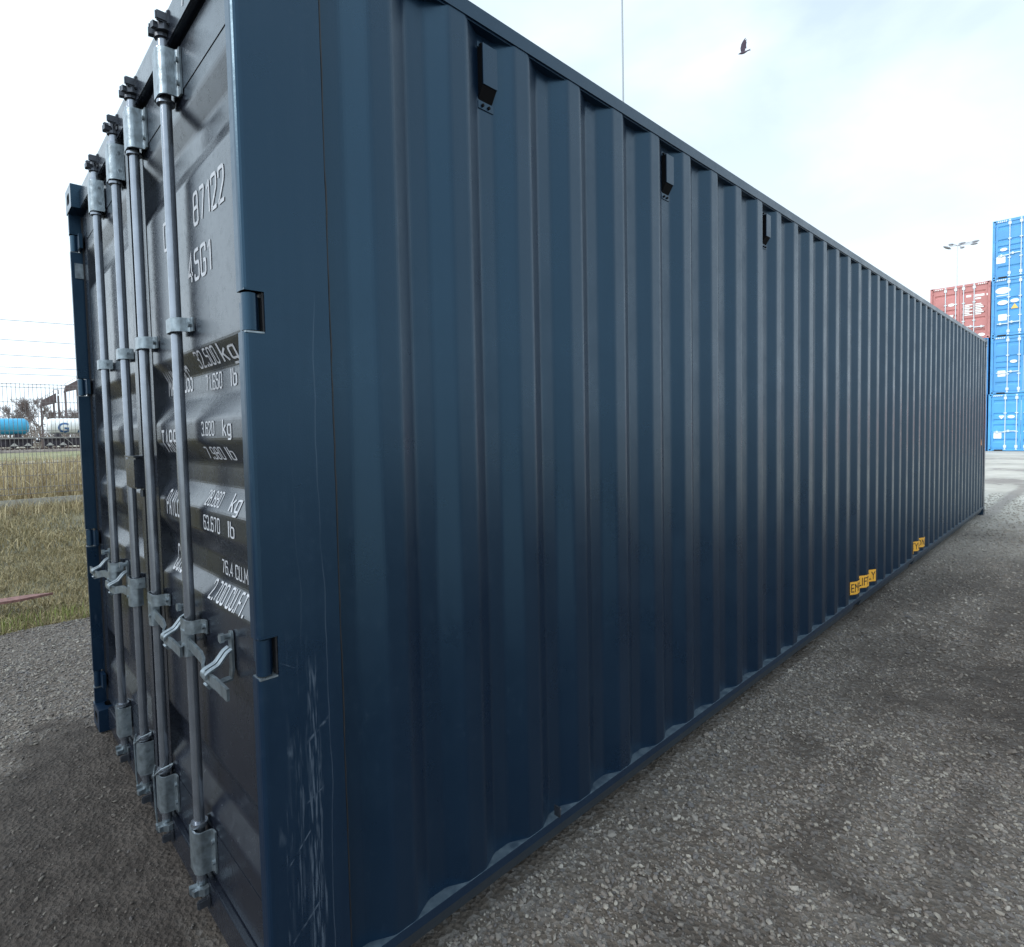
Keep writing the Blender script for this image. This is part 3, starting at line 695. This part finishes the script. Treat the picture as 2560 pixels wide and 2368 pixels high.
# ------------------------------------------------------------------ railway: track, tank wagons, gantries, wires
XR = -119.5
BALL = simple('ballast', (.20, .17, .15), .95, 0, .3, 1.5)
m = MB(); m.prism([(XR-4.2, -.05), (XR+3.2, -.05), (XR+2.2, .45), (XR-3.2, .45)], -140, 160, 'y'); tag(m.build('railway_ballast', BALL), None, None, None, 'structure')
m = MB()
for dx in (-.75, .75): m.box(XR-.5+dx-.035, XR-.5+dx+.035, -140, 160, .55, .70)
y = -60
while y < 90: m.box(XR-1.8, XR+.8, y, y+.26, .451, .55); y += .65
tag(m.build('railway_track', simple('rusty_rail', (.09, .06, .05), .7, .3)), 'rusty railway track on ballast under the tank wagons', 'railway track')
UND = simple('wagon_underframe', (.035, .028, .04), .7, 0, .4, 2)
PALE = simple('pale_axle_box', (.42, .40, .38), .6)
BT = simple('blue_tank_paint', (.05, .36, .60), .35, 0, .1, .8); WT = simple('white_tank_paint', (.80, .80, .80), .35, 0, .06, .6)
BLET = simple('dark_blue_lettering', (.035, .12, .30), .5)
def wagon(ya, yb, paint_, label, txt):
    xc = XR-.5; T = thing('tank_wagon', (xc, (ya+yb)/2, .7), label, 'tank wagon', 'tank wagons on the railway')
    zc, r = 4.29, 1.34; m = MB(); pr = [(0, .05), (.06, .5), (.18, .85), (.36, 1.13), (.6, 1.29), (.85, 1.34)]
    P = [(xc, ya+a, zc) for a, _ in pr]+[(xc, yb-a, zc) for a, _ in pr[::-1]]; rs = [b for _, b in pr]+[b for _, b in pr[::-1]]
    m.tube(P, rs, 40); t = m.build('tank', paint_, T, smooth=True)
    m = MB(); y = ya+.9
    while y < yb-.6: m.tube([(xc+(r+.012)*math.cos(q*math.pi/8-.2), y, zc+(r+.012)*math.sin(q*math.pi/8-.2)) for q in range(-3, 9)], .018 if txt else .03, 4); y += (1.25 if not txt else 3.4)
    m.build('tank_band', paint_ if not txt else PALE, t)
    m = MB(); ym = (ya+yb)/2; m.tube([(xc, ym, zc+1.3), (xc, ym, zc+1.62)], .35, 14); m.build('dome', paint_, T)
    m = MB(); m.box(xc-.5, xc+1.15, ya-.75, yb+.75, 2.10, 2.42); m.box(xc-1.15, xc-.6, ya-.75, yb+.75, 2.15, 2.4)
    for y in (ya+1.6, (ya+yb)/2, yb-1.6): m.prism([(y-.5, 2.42), (y+.5, 2.42), (y+.3, 3.05), (y-.3, 3.05)], xc-.7, xc+1.05, 'x')
    m.box(xc-.9, xc+.9, ya+3, yb-3, 1.2, 2.1); m.box(xc-.62, xc+.62, ya-.3, yb+.3, .95, 2.1)
    m.build('underframe', UND, T)
    m = MB(); m.tube([(xc+1.2, ya+2.4, 2.35), (xc+1.2, ya+3.6, 1.1)], .04, 4); m.box(xc+1.16, xc+1.22, ya-.75, yb+.75, 2.28, 2.46); m.build('side_rail', PALE, T)
    for y in (ya+.4, ya+2.2, yb-2.2, yb-.4):
        for sx in (-.76, .76): m = MB(); m.tube([(xc+sx-.07, y, 1.16), (xc+sx+.07, y, 1.16)], .46, 20); m.build('wheel', UND, T)
        m = MB(); m.prism([(y-.55, 1.05), (y+.55, 1.05), (y+.30, 1.28), (y+.12, 1.50), (y-.12, 1.50), (y-.30, 1.28)], xc+.98, xc+1.12, 'x'); m.build('axle_box', PALE, T)
    m = MB()
    for y, s in ((ya-.75, -1), (yb+.75, 1)):
        for dx in (-.85, .85): m.tube([(xc+dx, y, 1.85), (xc+dx, y+s*.42, 1.85)], .12, 8); m.tube([(xc+dx, y+s*.42, 1.85), (xc+dx, y+s*.5, 1.85)], .24, 12)
    m.build('buffer', UND, T)
    if txt:
        for ch, a, b in txt:
            bm = text_mesh(ch, b-a, 1.8, .02)
            bmesh.ops.subdivide_edges(bm, edges=bm.edges[:], cuts=1)
            z0 = 3.10
            bmesh.ops.triangulate(bm, faces=bm.faces[:])
            for c in np.arange(.15, 1.8, .15): bmesh.ops.bisect_plane(bm, geom=bm.verts[:]+bm.edges[:]+bm.faces[:], plane_co=(0, c, 0), plane_no=(0, 1, 0), dist=1e-6)
            def fn(u, v, a=a):
                g = math.asin(max(-1, min(1, (z0+v-zc)/1.42))); return (xc+(r+.02)*math.cos(g), a+u, zc+(r+.02)*math.sin(g))
            finish_text(bm, [], 0, fn, 'lettering', BLET, T)
wagon(-1.6, 8.85, BT, 'bright blue tank wagon on the railway behind the fence', None)
wagon(11.0, 22.4, WT, 'white tank wagon with a large dark blue letter G', [('G', 12.55, 14.1), ('A', 15.3, 16.9)])
RUST = simple('brown_steel', (.12, .085, .085), .7, 0, .3, 1)
def gantry(y0, zlo, zhi, x, label, flip=1):
    T = thing('loading_gantry', (x, y0+1, 0), label, 'gantry', 'steel gantries beside the railway')
    m = MB(); y1 = y0+2.4
    m.prism([(y0-.2, zlo-.7), (y1, zhi-1.8), (y1, zhi+.1), (y0+.1, zlo+.5)], x-.5, x+.5, 'x'); m.build('sloping_conveyor', RUST, T)
    m = MB()
    for yy, zt in ((y0+.05, zlo), (y0+2.0, zhi-1.4), (y0+2.75, zhi-.4)):
        for dx in (-.6, .6): m.box(x+dx-.09, x+dx+.09, yy-.1, yy+.1, 0, zt)
    for zz in (2.5, 5.0, 7.0): m.box(x+.5, x+.6, y0, y0+2.8, zz-.06, zz+.06)
    m.tube([(x+.55, y0+2., 2.5), (x+.55, y0+2.75, 5)], .05, 4); m.tube([(x+.55, y0+2.75, 5), (x+.55, y0+2., 7.2)], .05, 4); m.build('frame_leg', RUST, T)
    m = MB()
    for dx in (-.5, .5):
        m.tube([(x+dx, y1-.35, zhi-.1), (x+dx, y1-.35, zhi+.75), (x+dx, y1+.45, zhi+.75), (x+dx, y1+.45, zhi-.1)], .05, 4)
        m.tube([(x+dx, y0, zlo+.9), (x+dx, y1-.3, zhi+.5)], .04, 4)
    m.build('guard_rail', RUST, T)
gantry(11.9, 9.0, 10.9, -135, 'brown sloping gantry with square head behind the white tank wagon')
gantry(15.5, 11.7, 13.6, -133, 'taller dark sloping gantry beside the container edge, behind the white wagon')
GW = simple('cable', (.28, .28, .30), .6)
for j, (z0, z1) in enumerate(((11.74, 11.99), (10.12, 10.17), (8.87, 8.85), (7.86, 7.96), (7.31, 7.34))):
    m = MB(); sl_ = (z1-z0)/4.8; pts = []
    for k in range(21):
        y = -60+k*7; pts.append((-60, y, z0+sl_*(y-2.6)*.3+.0006*(y-2.6)**2))
    m.tube(pts, .030, 4)
    tag(m.build('overhead_wire', GW), ['topmost overhead wire crossing the sky left of the container', 'second overhead wire from the top crossing the sky', 'middle overhead wire of the five crossing the sky', 'fourth overhead wire down, second from lowest of the five', 'lowest overhead wire just above the fence top'][j], 'wire', 'overhead wires above the field')

# ------------------------------------------------------------------ bare trees
BARK = simple('grey_brown_bark', (.20, .165, .15), .9, 0, .25, 1.0); TWIG = simple('pale_winter_twigs', (.23, .185, .17), .9, 0, .2, .6)
def tree_meshes(seed, h, spread):
    rd = random.Random(seed); tr, cr = MB(), MB()
    def grow(p, d, L_, r, lv):
        n = 3; pts = [p]; q = p.copy(); dd = d.copy()
        for k in range(n):
            dd = (dd+Vector((rd.uniform(-.18, .18), rd.uniform(-.18, .18), rd.uniform(-.05, .16)))).normalized(); q = q+dd*(L_/n); pts.append(q.copy())
        (tr if lv < 2 else cr).tube(pts, [r*(1-.35*k/n) for k in range(n+1)], 5 if lv < 2 else 3, cap=False)
        if lv >= 5: return
        for c in range(4 if lv < 2 else (5 if lv < 4 else 4)):
            t = rd.uniform(.35, 1.0) if c else 1.0; b = pts[min(n, max(1, int(t*n+.5)))]
            a = rd.uniform(0, 6.28); sp = spread*rd.uniform(.6, 1.2)
            nd = (dd+Vector((math.cos(a)*sp, math.sin(a)*sp, rd.uniform(-.1, .35)))).normalized()
            grow(b, nd, L_*rd.uniform(.52, .74), max(.026, r*.52), lv+1)
    grow(Vector((0, 0, 0)), Vector((0, 0, 1)), h*.34, h*.016, 0)
    return tr, cr
protos = []
for s, h, spd in ((1, 12.5, .65), (5, 10.5, .8), (9, 13.5, .6)):
    tr, cr = tree_meshes(s, h, spd); o = thing('bare_tree', (0, 0, -.1), '', 'tree', 'bare trees beyond the railway')
    tr.build('trunk', BARK, o); cr.build('crown', TWIG, o); protos.append(o)
random.seed(21)
TL = ['tall bare tree behind the gap between the blue and white wagons', 'bare spreading tree behind the blue tank wagon', 'low bushy bare tree at the left picture edge', 'bare tree behind the white tank wagon', 'bare tree behind the brown gantry', 'thin bare tree among others left of the tall one', 'bare tree beside the taller gantry']
spots = [(-170, 15.0, 0, 1.0), (-172, 9.6, 1, 1.05), (-166, 6.5, 1, .82), (-164, 18.6, 2, .72), (-176, 20.5, 0, .8), (-168, 12.2, 2, .68), (-165, 22.8, 1, .8),
         (-170, 2.2, 0, .8), (-168, -3, 2, .75), (-172, -9, 1, .9), (-170, 28, 0, .9), (-172, 35, 2, .8), (-168, 43, 1, .9), (-175, -17, 0, .85)]
used = set()
for k, (x, y, p, s) in enumerate(spots):
    o = protos[p] if p not in used else copy_tree(protos[p]); used.add(p)
    o.location = (x, y, -.1); o.rotation_euler = (0, 0, random.uniform(0, 6)); o.scale = (s*1.22, s*1.22, s*1.22)
    o['label'] = TL[k] if k < len(TL) else ('bare tree far off to the left of the wagons' if y < 5 else 'bare tree hidden in the row behind the dark container')
def scrub():
    rd = np.random.default_rng(4); n = 26000; y = rd.uniform(-40, 70, n); x = rd.uniform(-190, -148, n); hh = 4.2+1.6*np.sin(y*.7)+1.1*np.sin(y*1.9+1)+rd.normal(0, .5, n)
    z = hh*np.sqrt(rd.uniform(0, 1, n)); L_ = rd.uniform(.5, 1.3, n); a = rd.uniform(0, 6.28, n); t = rd.normal(0, .45, n)
    base = np.stack([x, y, z-.3], 1); d = np.stack([np.cos(a)*t*L_, np.sin(a)*t*L_, L_], 1); wv = np.stack([np.zeros(n), np.full(n, .045), np.zeros(n)], 1)
    V = np.stack([base-wv, base+wv, base+d], 1).reshape(-1, 3); F = np.arange(3*n).reshape(-1, 3)
    me = bpy.data.meshes.new('scrub'); me.from_pydata(V.tolist(), [], F.tolist()); me.materials.append(simple('brown_scrub', (.20, .155, .125), .95, 0, .3, .3))
    o = bpy.data.objects.new('scrub', me); COL.objects.link(o); tag(o, None, None, None, 'stuff')
    o['label'] = 'brown leafless brushwood along the foot of the far trees'
scrub()

# ------------------------------------------------------------------ ground
def npnoise(x, y, f, seed):
    r_ = np.random.default_rng(seed); g = r_.uniform(-1, 1, (64, 64)); X = x*f; Y = y*f; xi = np.floor(X).astype(int); yj = np.floor(Y).astype(int); fx_ = X-xi; fy_ = Y-yj
    fx_ = fx_*fx_*(3-2*fx_); fy_ = fy_*fy_*(3-2*fy_); s = lambda a, b: g[a % 64, b % 64]
    return (s(xi, yj)*(1-fx_)+s(xi+1, yj)*fx_)*(1-fy_)+(s(xi, yj+1)*(1-fx_)+s(xi+1, yj+1)*fx_)*fy_
def sstep(a, b, v): t = np.clip((v-a)/(b-a), 0, 1); return t*t*(3-2*t)
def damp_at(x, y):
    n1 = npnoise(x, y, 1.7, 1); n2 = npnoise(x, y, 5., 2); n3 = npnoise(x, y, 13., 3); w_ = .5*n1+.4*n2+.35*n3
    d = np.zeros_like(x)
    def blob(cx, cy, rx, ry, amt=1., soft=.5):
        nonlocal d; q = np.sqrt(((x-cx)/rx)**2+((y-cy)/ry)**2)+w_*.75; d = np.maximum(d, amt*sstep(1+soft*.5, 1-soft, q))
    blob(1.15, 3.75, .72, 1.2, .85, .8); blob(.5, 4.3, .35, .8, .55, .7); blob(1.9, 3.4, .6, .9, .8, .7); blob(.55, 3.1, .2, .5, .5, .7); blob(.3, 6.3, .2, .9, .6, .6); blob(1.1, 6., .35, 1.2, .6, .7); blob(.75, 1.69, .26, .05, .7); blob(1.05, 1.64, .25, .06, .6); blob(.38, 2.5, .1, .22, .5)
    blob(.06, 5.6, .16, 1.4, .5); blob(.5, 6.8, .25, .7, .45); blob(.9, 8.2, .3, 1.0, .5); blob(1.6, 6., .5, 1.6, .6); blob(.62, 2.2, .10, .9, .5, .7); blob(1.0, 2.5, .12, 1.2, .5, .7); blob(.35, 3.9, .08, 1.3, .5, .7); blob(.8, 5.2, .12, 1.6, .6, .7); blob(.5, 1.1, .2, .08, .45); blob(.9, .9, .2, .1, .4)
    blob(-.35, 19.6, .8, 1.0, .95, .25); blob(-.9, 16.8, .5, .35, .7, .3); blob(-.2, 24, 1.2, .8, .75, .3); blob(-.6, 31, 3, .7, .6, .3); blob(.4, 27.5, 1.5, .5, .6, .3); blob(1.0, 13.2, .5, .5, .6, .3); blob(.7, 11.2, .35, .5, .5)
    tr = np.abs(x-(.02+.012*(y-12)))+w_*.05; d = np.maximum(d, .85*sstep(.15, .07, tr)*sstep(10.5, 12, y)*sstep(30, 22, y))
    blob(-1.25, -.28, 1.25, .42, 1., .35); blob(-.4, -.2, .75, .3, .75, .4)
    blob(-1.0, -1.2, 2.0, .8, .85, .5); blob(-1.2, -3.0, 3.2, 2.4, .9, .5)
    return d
def dust_and_light_at(x, y): return np.clip(.9*sstep(2.6, 4.5, x)*sstep(3.5, .5, y)+sstep(6.5, 15, y+npnoise(x, y, .8, 9)*1.2)*(.8+.2*npnoise(x, y, 1.3, 8)), 0, 1)  # far dust holds painted haze brightness; unseen right-hand patch added to bounce light
def ground_mat(name, stones=False):
    m, t, b = new_mat(name); lk = t.links.new; g = N(t, 'ShaderNodeNewGeometry')
    def noise(sc, det=6):
        n = N(t, 'ShaderNodeTexNoise'); n.inputs['Scale'].default_value = sc; n.inputs['Detail'].default_value = det; n.inputs['Roughness'].default_value = .65; lk(g.outputs['Position'], n.inputs['Vector']); return n.outputs['Fac']
    def mixc(f, a, c, bt='MIX'):
        n = N(t, 'ShaderNodeMix', data_type='RGBA', blend_type=bt)
        if isinstance(f, float): n.inputs['Factor'].default_value = f
        else: lk(f, n.inputs['Factor'])
        for k, x in (('A', a), ('B', c)):
            if isinstance(x, tuple): n.inputs[k].default_value = (*x, 1)
            else: lk(x, n.inputs[k])
        return n.outputs['Result']
    def mr(v, a, c, lo=0., hi=1.):
        r = N(t, 'ShaderNodeMapRange'); lk(v, r.inputs['Value'])
        for k, x in zip(('From Min','From Max','To Min','To Max'), (a, c, lo, hi)): r.inputs[k].default_value = x
        return r.outputs[0]
    da = N(t, 'ShaderNodeAttribute', attribute_name='damp').outputs['Fac']; du = N(t, 'ShaderNodeAttribute', attribute_name='paleness').outputs['Fac']
    if stones:
        rp_ = N(t, 'ShaderNodeValToRGB'); lk(g.outputs['Random Per Island'], rp_.inputs[0]); e = rp_.color_ramp.elements
        e[0].position = 0; e[0].color = (.075, .075, .082, 1); e[1].position = 1; e[1].color = (.34, .315, .28, 1)
        for p, c in ((.35, (.125, .108, .097, 1)), (.6, (.170, .143, .120, 1)), (.75, (.205, .190, .172, 1)), (.92, (.26, .237, .20, 1))):
            q = e.new(p); q.color = c
        c = mixc(mr(noise(120, 4), .35, .65, 0, .4), rp_.outputs[0], (.21, .195, .18)); c = mixc(mr(noise(2.5, 4), .45, .7, 0, .45), c, (.135, .11, .095))
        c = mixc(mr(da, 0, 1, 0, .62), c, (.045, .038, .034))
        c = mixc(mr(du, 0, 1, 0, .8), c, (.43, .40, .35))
    else:
        vo = N(t, 'ShaderNodeTexVoronoi'); vo.inputs['Scale'].default_value = 55; lk(g.outputs['Position'], vo.inputs['Vector'])
        sh = N(t, 'ShaderNodeSeparateColor'); lk(vo.outputs['Color'], sh.inputs[0])
        base = mixc(mr(noise(1.5), .35, .65), (.088, .072, .059), (.142, .121, .103))
        c = mixc(mr(sh.outputs[0], .55, 1, 0, .5), base, (.27, .26, .25)); c = mixc(mr(sh.outputs[1], .6, 1, 0, .45), c, (.07, .062, .058))
        dampc = mixc(mr(noise(9), .4, .62), (.026, .020, .017), (.055, .045, .039))
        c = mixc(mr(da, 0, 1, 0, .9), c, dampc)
        c = mixc(mr(du, 0, 1, 0, .85), c, mixc(mr(noise(2.2), .35, .65), (.60, .565, .495), (.74, .70, .63)))  # real dust, with extra brightness painted into its colour
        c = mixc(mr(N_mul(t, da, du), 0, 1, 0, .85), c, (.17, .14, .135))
        bp = N(t, 'ShaderNodeBump'); bp.inputs['Strength'].default_value = .9; bp.inputs['Distance'].default_value = .012
        hh = N(t, 'ShaderNodeMath', operation='ADD'); lk(vo.outputs['Distance'], hh.inputs[0]); lk(noise(90, 5), hh.inputs[1]); lk(hh.outputs[0], bp.inputs['Height']); lk(bp.outputs[0], b.inputs['Normal'])
    lk(c, b.inputs['Base Color']); b.inputs['Roughness'].default_value = .88; b.inputs['Specular IOR Level'].default_value = .3
    return m
def N_mul(t, a, c):
    n = N(t, 'ShaderNodeMath', operation='MULTIPLY'); t.links.new(a, n.inputs[0]); t.links.new(c, n.inputs[1]); return n.outputs[0]
def add_attr(me, name, arr):
    a = me.attributes.new(name, 'FLOAT', 'POINT'); a.data.foreach_set('value', np.asarray(arr, dtype=np.float32))
def mesh_np(name, V, F, mat, smooth=False):
    me = bpy.data.meshes.new(name); me.vertices.add(len(V)); me.vertices.foreach_set('co', np.asarray(V, dtype=np.float32).ravel())
    k = F.shape[1]; me.loops.add(F.size); me.polygons.add(len(F)); me.loops.foreach_set('vertex_index', F.ravel().astype(np.int32))
    me.polygons.foreach_set('loop_start', np.arange(0, F.size, k, dtype=np.int32)); me.polygons.foreach_set('use_smooth', np.full(len(F), smooth))
    me.update(calc_edges=True); me.materials.append(mat); o = bpy.data.objects.new(name, me); COL.objects.link(o); return o, me
def edge_x(y): return -4.78+npnoise(y, y*0, .9, 12)*.12+npnoise(y, y*0, 3.1, 13)*.06
def yard_z(x, y): return -.014*np.exp(-((x-.78-.05*np.sin(y*.5))/.13)**2)-.012+.010*npnoise(x, y, 1.3, 20)+.005*npnoise(x, y, 4, 21)+.0025*npnoise(x, y, 14, 22)
xs = np.concatenate([np.arange(-4.9, 3.2, .05), np.arange(3.2, 12, .4), np.linspace(12, 90, 40)]); ys = np.concatenate([np.linspace(-60, -6, 40), np.arange(-5.5, -1.5, .15), np.arange(-1.5, 14, .05), np.arange(14, 40, .12), np.linspace(40, 140, 60)])
gx, gy = np.meshgrid(xs, ys); shp = gx.shape; x1, y1 = gx.ravel(), gy.ravel().copy()
xx = np.where(x1 < -4.4, np.maximum(x1, edge_x(y1)), x1)
idx = np.arange(x1.size).reshape(shp); F = np.stack([idx[:-1, :-1], idx[:-1, 1:], idx[1:, 1:], idx[1:, :-1]], -1).reshape(-1, 4)
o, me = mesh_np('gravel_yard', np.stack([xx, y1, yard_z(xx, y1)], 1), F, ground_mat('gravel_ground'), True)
add_attr(me, 'damp', damp_at(xx, y1)); add_attr(me, 'paleness', dust_and_light_at(xx, y1)); tag(o, None, None, None, 'structure')

def stones():
    ico = bmesh.new(); bmesh.ops.create_icosphere(ico, subdivisions=1, radius=1); iv = np.array([v.co[:] for v in ico.verts]); jf = np.array([[v.index for v in f.verts] for f in ico.faces]); ico.free()
    r_ = np.random.default_rng(77); P = []
    def scatter(x0, x1, y0, y1, dens, smin, smax):
        n = int((x1-x0)*(y1-y0)*dens); x = r_.uniform(x0, x1, n); y = r_.uniform(y0, y1, n)
        u = r_.uniform(0, 1, n); s = smin*(smax/smin)**(u**2.2)
        P.append(np.stack([x, y, s], 1))
    scatter(-.06, 2.2, -.6, 4.0, 7000, .0028, .0105); scatter(-.06, 2.2, 4.0, 9, 2300, .0038, .013); scatter(-.3, 2.4, 9, 16, 350, .008, .02)
    scatter(-3.0, -.02, -1.1, .12, 5500, .0025, .009); scatter(-4.8, -2.4, -1.0, 1.4, 4500, .0035, .012); scatter(2.2, 4, -1, 6, 500, .006, .016); scatter(-4.8, 4, -4, -1.1, 450, .006, .016); scatter(-4.8, -2.45, 1.4, 8, 350, .006, .016)
    scatter(-.06, 2.2, .3, 8, 30, .011, .020); scatter(-.012, .05, .2, 11, 5000, .0025, .008)
    P = np.concatenate(P); x, y, s = P.T
    d = damp_at(x, y); keep = r_.uniform(0, 1, len(x)) > d*.86
    keep &= ~((x > -W+.02) & (x < -.012) & (y > .0) & (y < LN)); keep &= x > edge_x(y)+.02
    cl = npnoise(x, y, 3.3, 31)*.5+npnoise(x, y, 9, 32)*.5; keep &= r_.uniform(-1.2, .9, len(x)) < cl+.55
    x, y, s, d = x[keep], y[keep], s[keep], d[keep]; n = len(x)
    J = iv[None]*(1+r_.normal(0, .20, (n, 12, 1))); J = J*np.stack([r_.uniform(.8, 1.5, n), r_.uniform(.65, 1.1, n), r_.uniform(.4, .8, n)], 1)[:, None]
    a = r_.uniform(0, 6.28, n); tl = r_.normal(0, .35, n); ca, sa = np.cos(a), np.sin(a); ct, st = np.cos(tl), np.sin(tl)
    X, Y, Z = J[..., 0], J[..., 1], J[..., 2]; X, Z = X*ct[:, None]+Z*st[:, None], -X*st[:, None]+Z*ct[:, None]
    X, Y = X*ca[:, None]-Y*sa[:, None], X*sa[:, None]+Y*ca[:, None]
    V = np.stack([X, Y, Z], -1)*s[:, None, None]; V[..., 0] += x[:, None]; V[..., 1] += y[:, None]; V[..., 2] += (yard_z(x, y)+s*.28)[:, None]
    F = (jf[None]+12*np.arange(n)[:, None, None]).reshape(-1, 3)
    o, me = mesh_np('gravel', V.reshape(-1, 3), F, ground_mat('gravel_stone', True)); add_attr(me, 'damp', np.repeat(d, 12)); add_attr(me, 'paleness', np.repeat(dust_and_light_at(x, y), 12))
    tag(o, 'loose grey crushed gravel scattered over the yard', None, None, 'stuff'); print('stones', n)
stones()

# base ground to the horizon, verge, far meadow, road
def strip(name, x0, x1, z, mat, y0=-400, y1=500):
    m = MB(); m.add([(x0, y0, z), (x1, y0, z), (x1, y1, z), (x0, y1, z)], [(0, 1, 2, 3)]); return tag(m.build(name, mat), None, None, None, 'structure')
def two_tone(name, c1, c2, sc, rough=.95):
    m, t, b = new_mat(name); g = N(t, 'ShaderNodeNewGeometry'); n = N(t, 'ShaderNodeTexNoise'); n.inputs['Scale'].default_value = sc; n.inputs['Detail'].default_value = 8; t.links.new(g.outputs['Position'], n.inputs['Vector'])
    r = N(t, 'ShaderNodeValToRGB'); r.color_ramp.elements[0].position = .36; r.color_ramp.elements[0].color = (*c1, 1); r.color_ramp.elements[1].position = .64; r.color_ramp.elements[1].color = (*c2, 1)
    t.links.new(n.outputs['Fac'], r.inputs[0]); t.links.new(r.outputs[0], b.inputs['Base Color']); b.inputs['Roughness'].default_value = rough; return m
m = MB(); m.add([(-3000, -3000, -.09), (3000, -3000, -.09), (3000, 3000, -.09), (-3000, 3000, -.09)], [(0, 1, 2, 3)])
tag(m.build('ground', two_tone('distant_ground', (.26, .24, .19), (.36, .33, .27), .05)), None, None, None, 'structure')
strip('verge', -17.2, -4.85, -.03, two_tone('verge_soil', (.055, .052, .03), (.13, .115, .065), 2.5))
strip('rough_field', -48.5, -17.2, -.02, two_tone('straw_field', (.20, .165, .09), (.34, .29, .17), .8))
strip('road', -60, -49.5, .0, two_tone('pale_road', (.42, .41, .38), (.52, .50, .47), .5)); strip('kerb', -49.5, -49.1, .03, CONC); strip('meadow', -117, -60, -.025, two_tone('meadow_grass', (.15, .165, .07), (.27, .25, .14), .25))

def blades(name, x0, x1, y0, y1, n, h0, h1, wd, cols, label, seed, lean=.6, clump=1.2, power=1.0, zbase=-.03, hf=None):
    r_ = np.random.default_rng(seed); x = x1+(x0-x1)*r_.uniform(0, 1, n)**power; y = r_.uniform(y0, y1, n)
    keep = r_.uniform(-1, .8, n) < npnoise(x, y, clump, seed+1)*.7+npnoise(x, y, clump*4, seed+2)*.5+.25; x, y = x[keep], y[keep]; n = len(x)
    if name != 'dry_grass':
        k = x < edge_x(y)+.03; x, y = x[k], y[k]; n = len(x)
    h = r_.uniform(h0, h1, n)*(1+.35*npnoise(x, y, clump, seed+3));  
    if hf is not None: h = h*hf(x, y)
    a = r_.uniform(0, 6.28, n); l = np.abs(r_.normal(0, lean, n))*h; q = r_.uniform(0, 6.28, n)
    B = np.stack([x, y, np.full(n, zbase)], 1); D = np.stack([np.cos(a)*l, np.sin(a)*l, np.zeros(n)], 1); Wv = np.stack([np.cos(q), np.sin(q), np.zeros(n)], 1)*(wd*r_.uniform(.6, 1.3, n))[:, None]
    Hz = np.zeros((n, 3)); Hz[:, 2] = h
    V = np.stack([B-Wv, B+Wv, B+Hz*.6+D*.35+Wv*.7, B+Hz*.6+D*.35-Wv*.7, B+Hz*.92+D], 1).reshape(-1, 3); o5 = 5*np.arange(n)[:, None]
    F = np.concatenate([o5+np.array([[0, 1, 2]]), o5+np.array([[0, 2, 3]]), o5+np.array([[3, 2, 4]])], 1).reshape(-1, 3)
    m, t, b = new_mat(name+'_blade'); g = N(t, 'ShaderNodeNewGeometry'); rp_ = N(t, 'ShaderNodeValToRGB'); t.links.new(g.outputs['Random Per Island'], rp_.inputs[0])
    e = rp_.color_ramp.elements; e[0].position, e[0].color = 0, (*cols[0], 1); e[1].position, e[1].color = 1, (*cols[-1], 1)
    for k, c in enumerate(cols[1:-1]): z = e.new((k+1)/(len(cols)-1)); z.color = (*c, 1)
    t.links.new(rp_.outputs[0], b.inputs['Base Color']); b.inputs['Roughness'].default_value = .7; b.inputs['Specular IOR Level'].default_value = .25
    o, me = mesh_np(name, V, F, m); tag(o, label, None, None, 'stuff')
GREEN = [(.11, .085, .045), (.16, .14, .065), (.25, .205, .105), (.42, .35, .21), (.16, .13, .06), (.34, .28, .16), (.22, .18, .09), (.27, .205, .115)]
STRAW = [(.24, .18, .10), (.38, .31, .18), (.50, .43, .27), (.30, .24, .13), (.20, .14, .085), (.42, .36, .2)]
blades('grass', -9.2, -4.7, -1.6, 4.2, 85000, .02, .07, .0034, GREEN, 'short trampled green and straw grass on the verge', 41, 1.1, 1.1, 1.3)
blades('grass', -16.6, -9.2, -3.5, 7, 40000, .05, .15, .006, GREEN, 'rougher grass and weeds towards the fence', 51, .9, .7)
blades('grass', -5.15, -4.68, -1.6, 4.2, 2400, .06, .15, .0032, [(.10, .15, .03), (.17, .21, .05), (.30, .28, .12), (.14, .17, .04)], 'fresh green tufts along the gravel edge', 61, .5, 2.2)
blades('dry_grass', -47, -16.9, -6, 16, 30000, .45, .95, .012, STRAW, 'tall dry straw coloured grass behind the fence', 71, .45, .35, 1.8)
blades('dry_grass', -16.6, -14.0, -5, 9, 5000, .15, .42, .006, STRAW, 'dry stems leaning at the foot of the fence', 81, .7, .8)

# broken reddish board on the grass
m = MB(); random.seed(2)
o = None
tp = [(0, 0), (.62, -.02), (.86, .03), (.70, .085), (.58, .10), (.0, .115)]
m.prism(tp, 0, .022, 'z'); b_ = m.build('broken_board', simple('reddish_wood', (.17, .085, .075), .8, 0, .3, 25, .3, 60))
b_.location = (-5.52, -.72, .085); b_.rotation_euler = (R(4), R(-3), R(74)); tag(b_, 'reddish brown broken board lying on the grass edge', 'board')
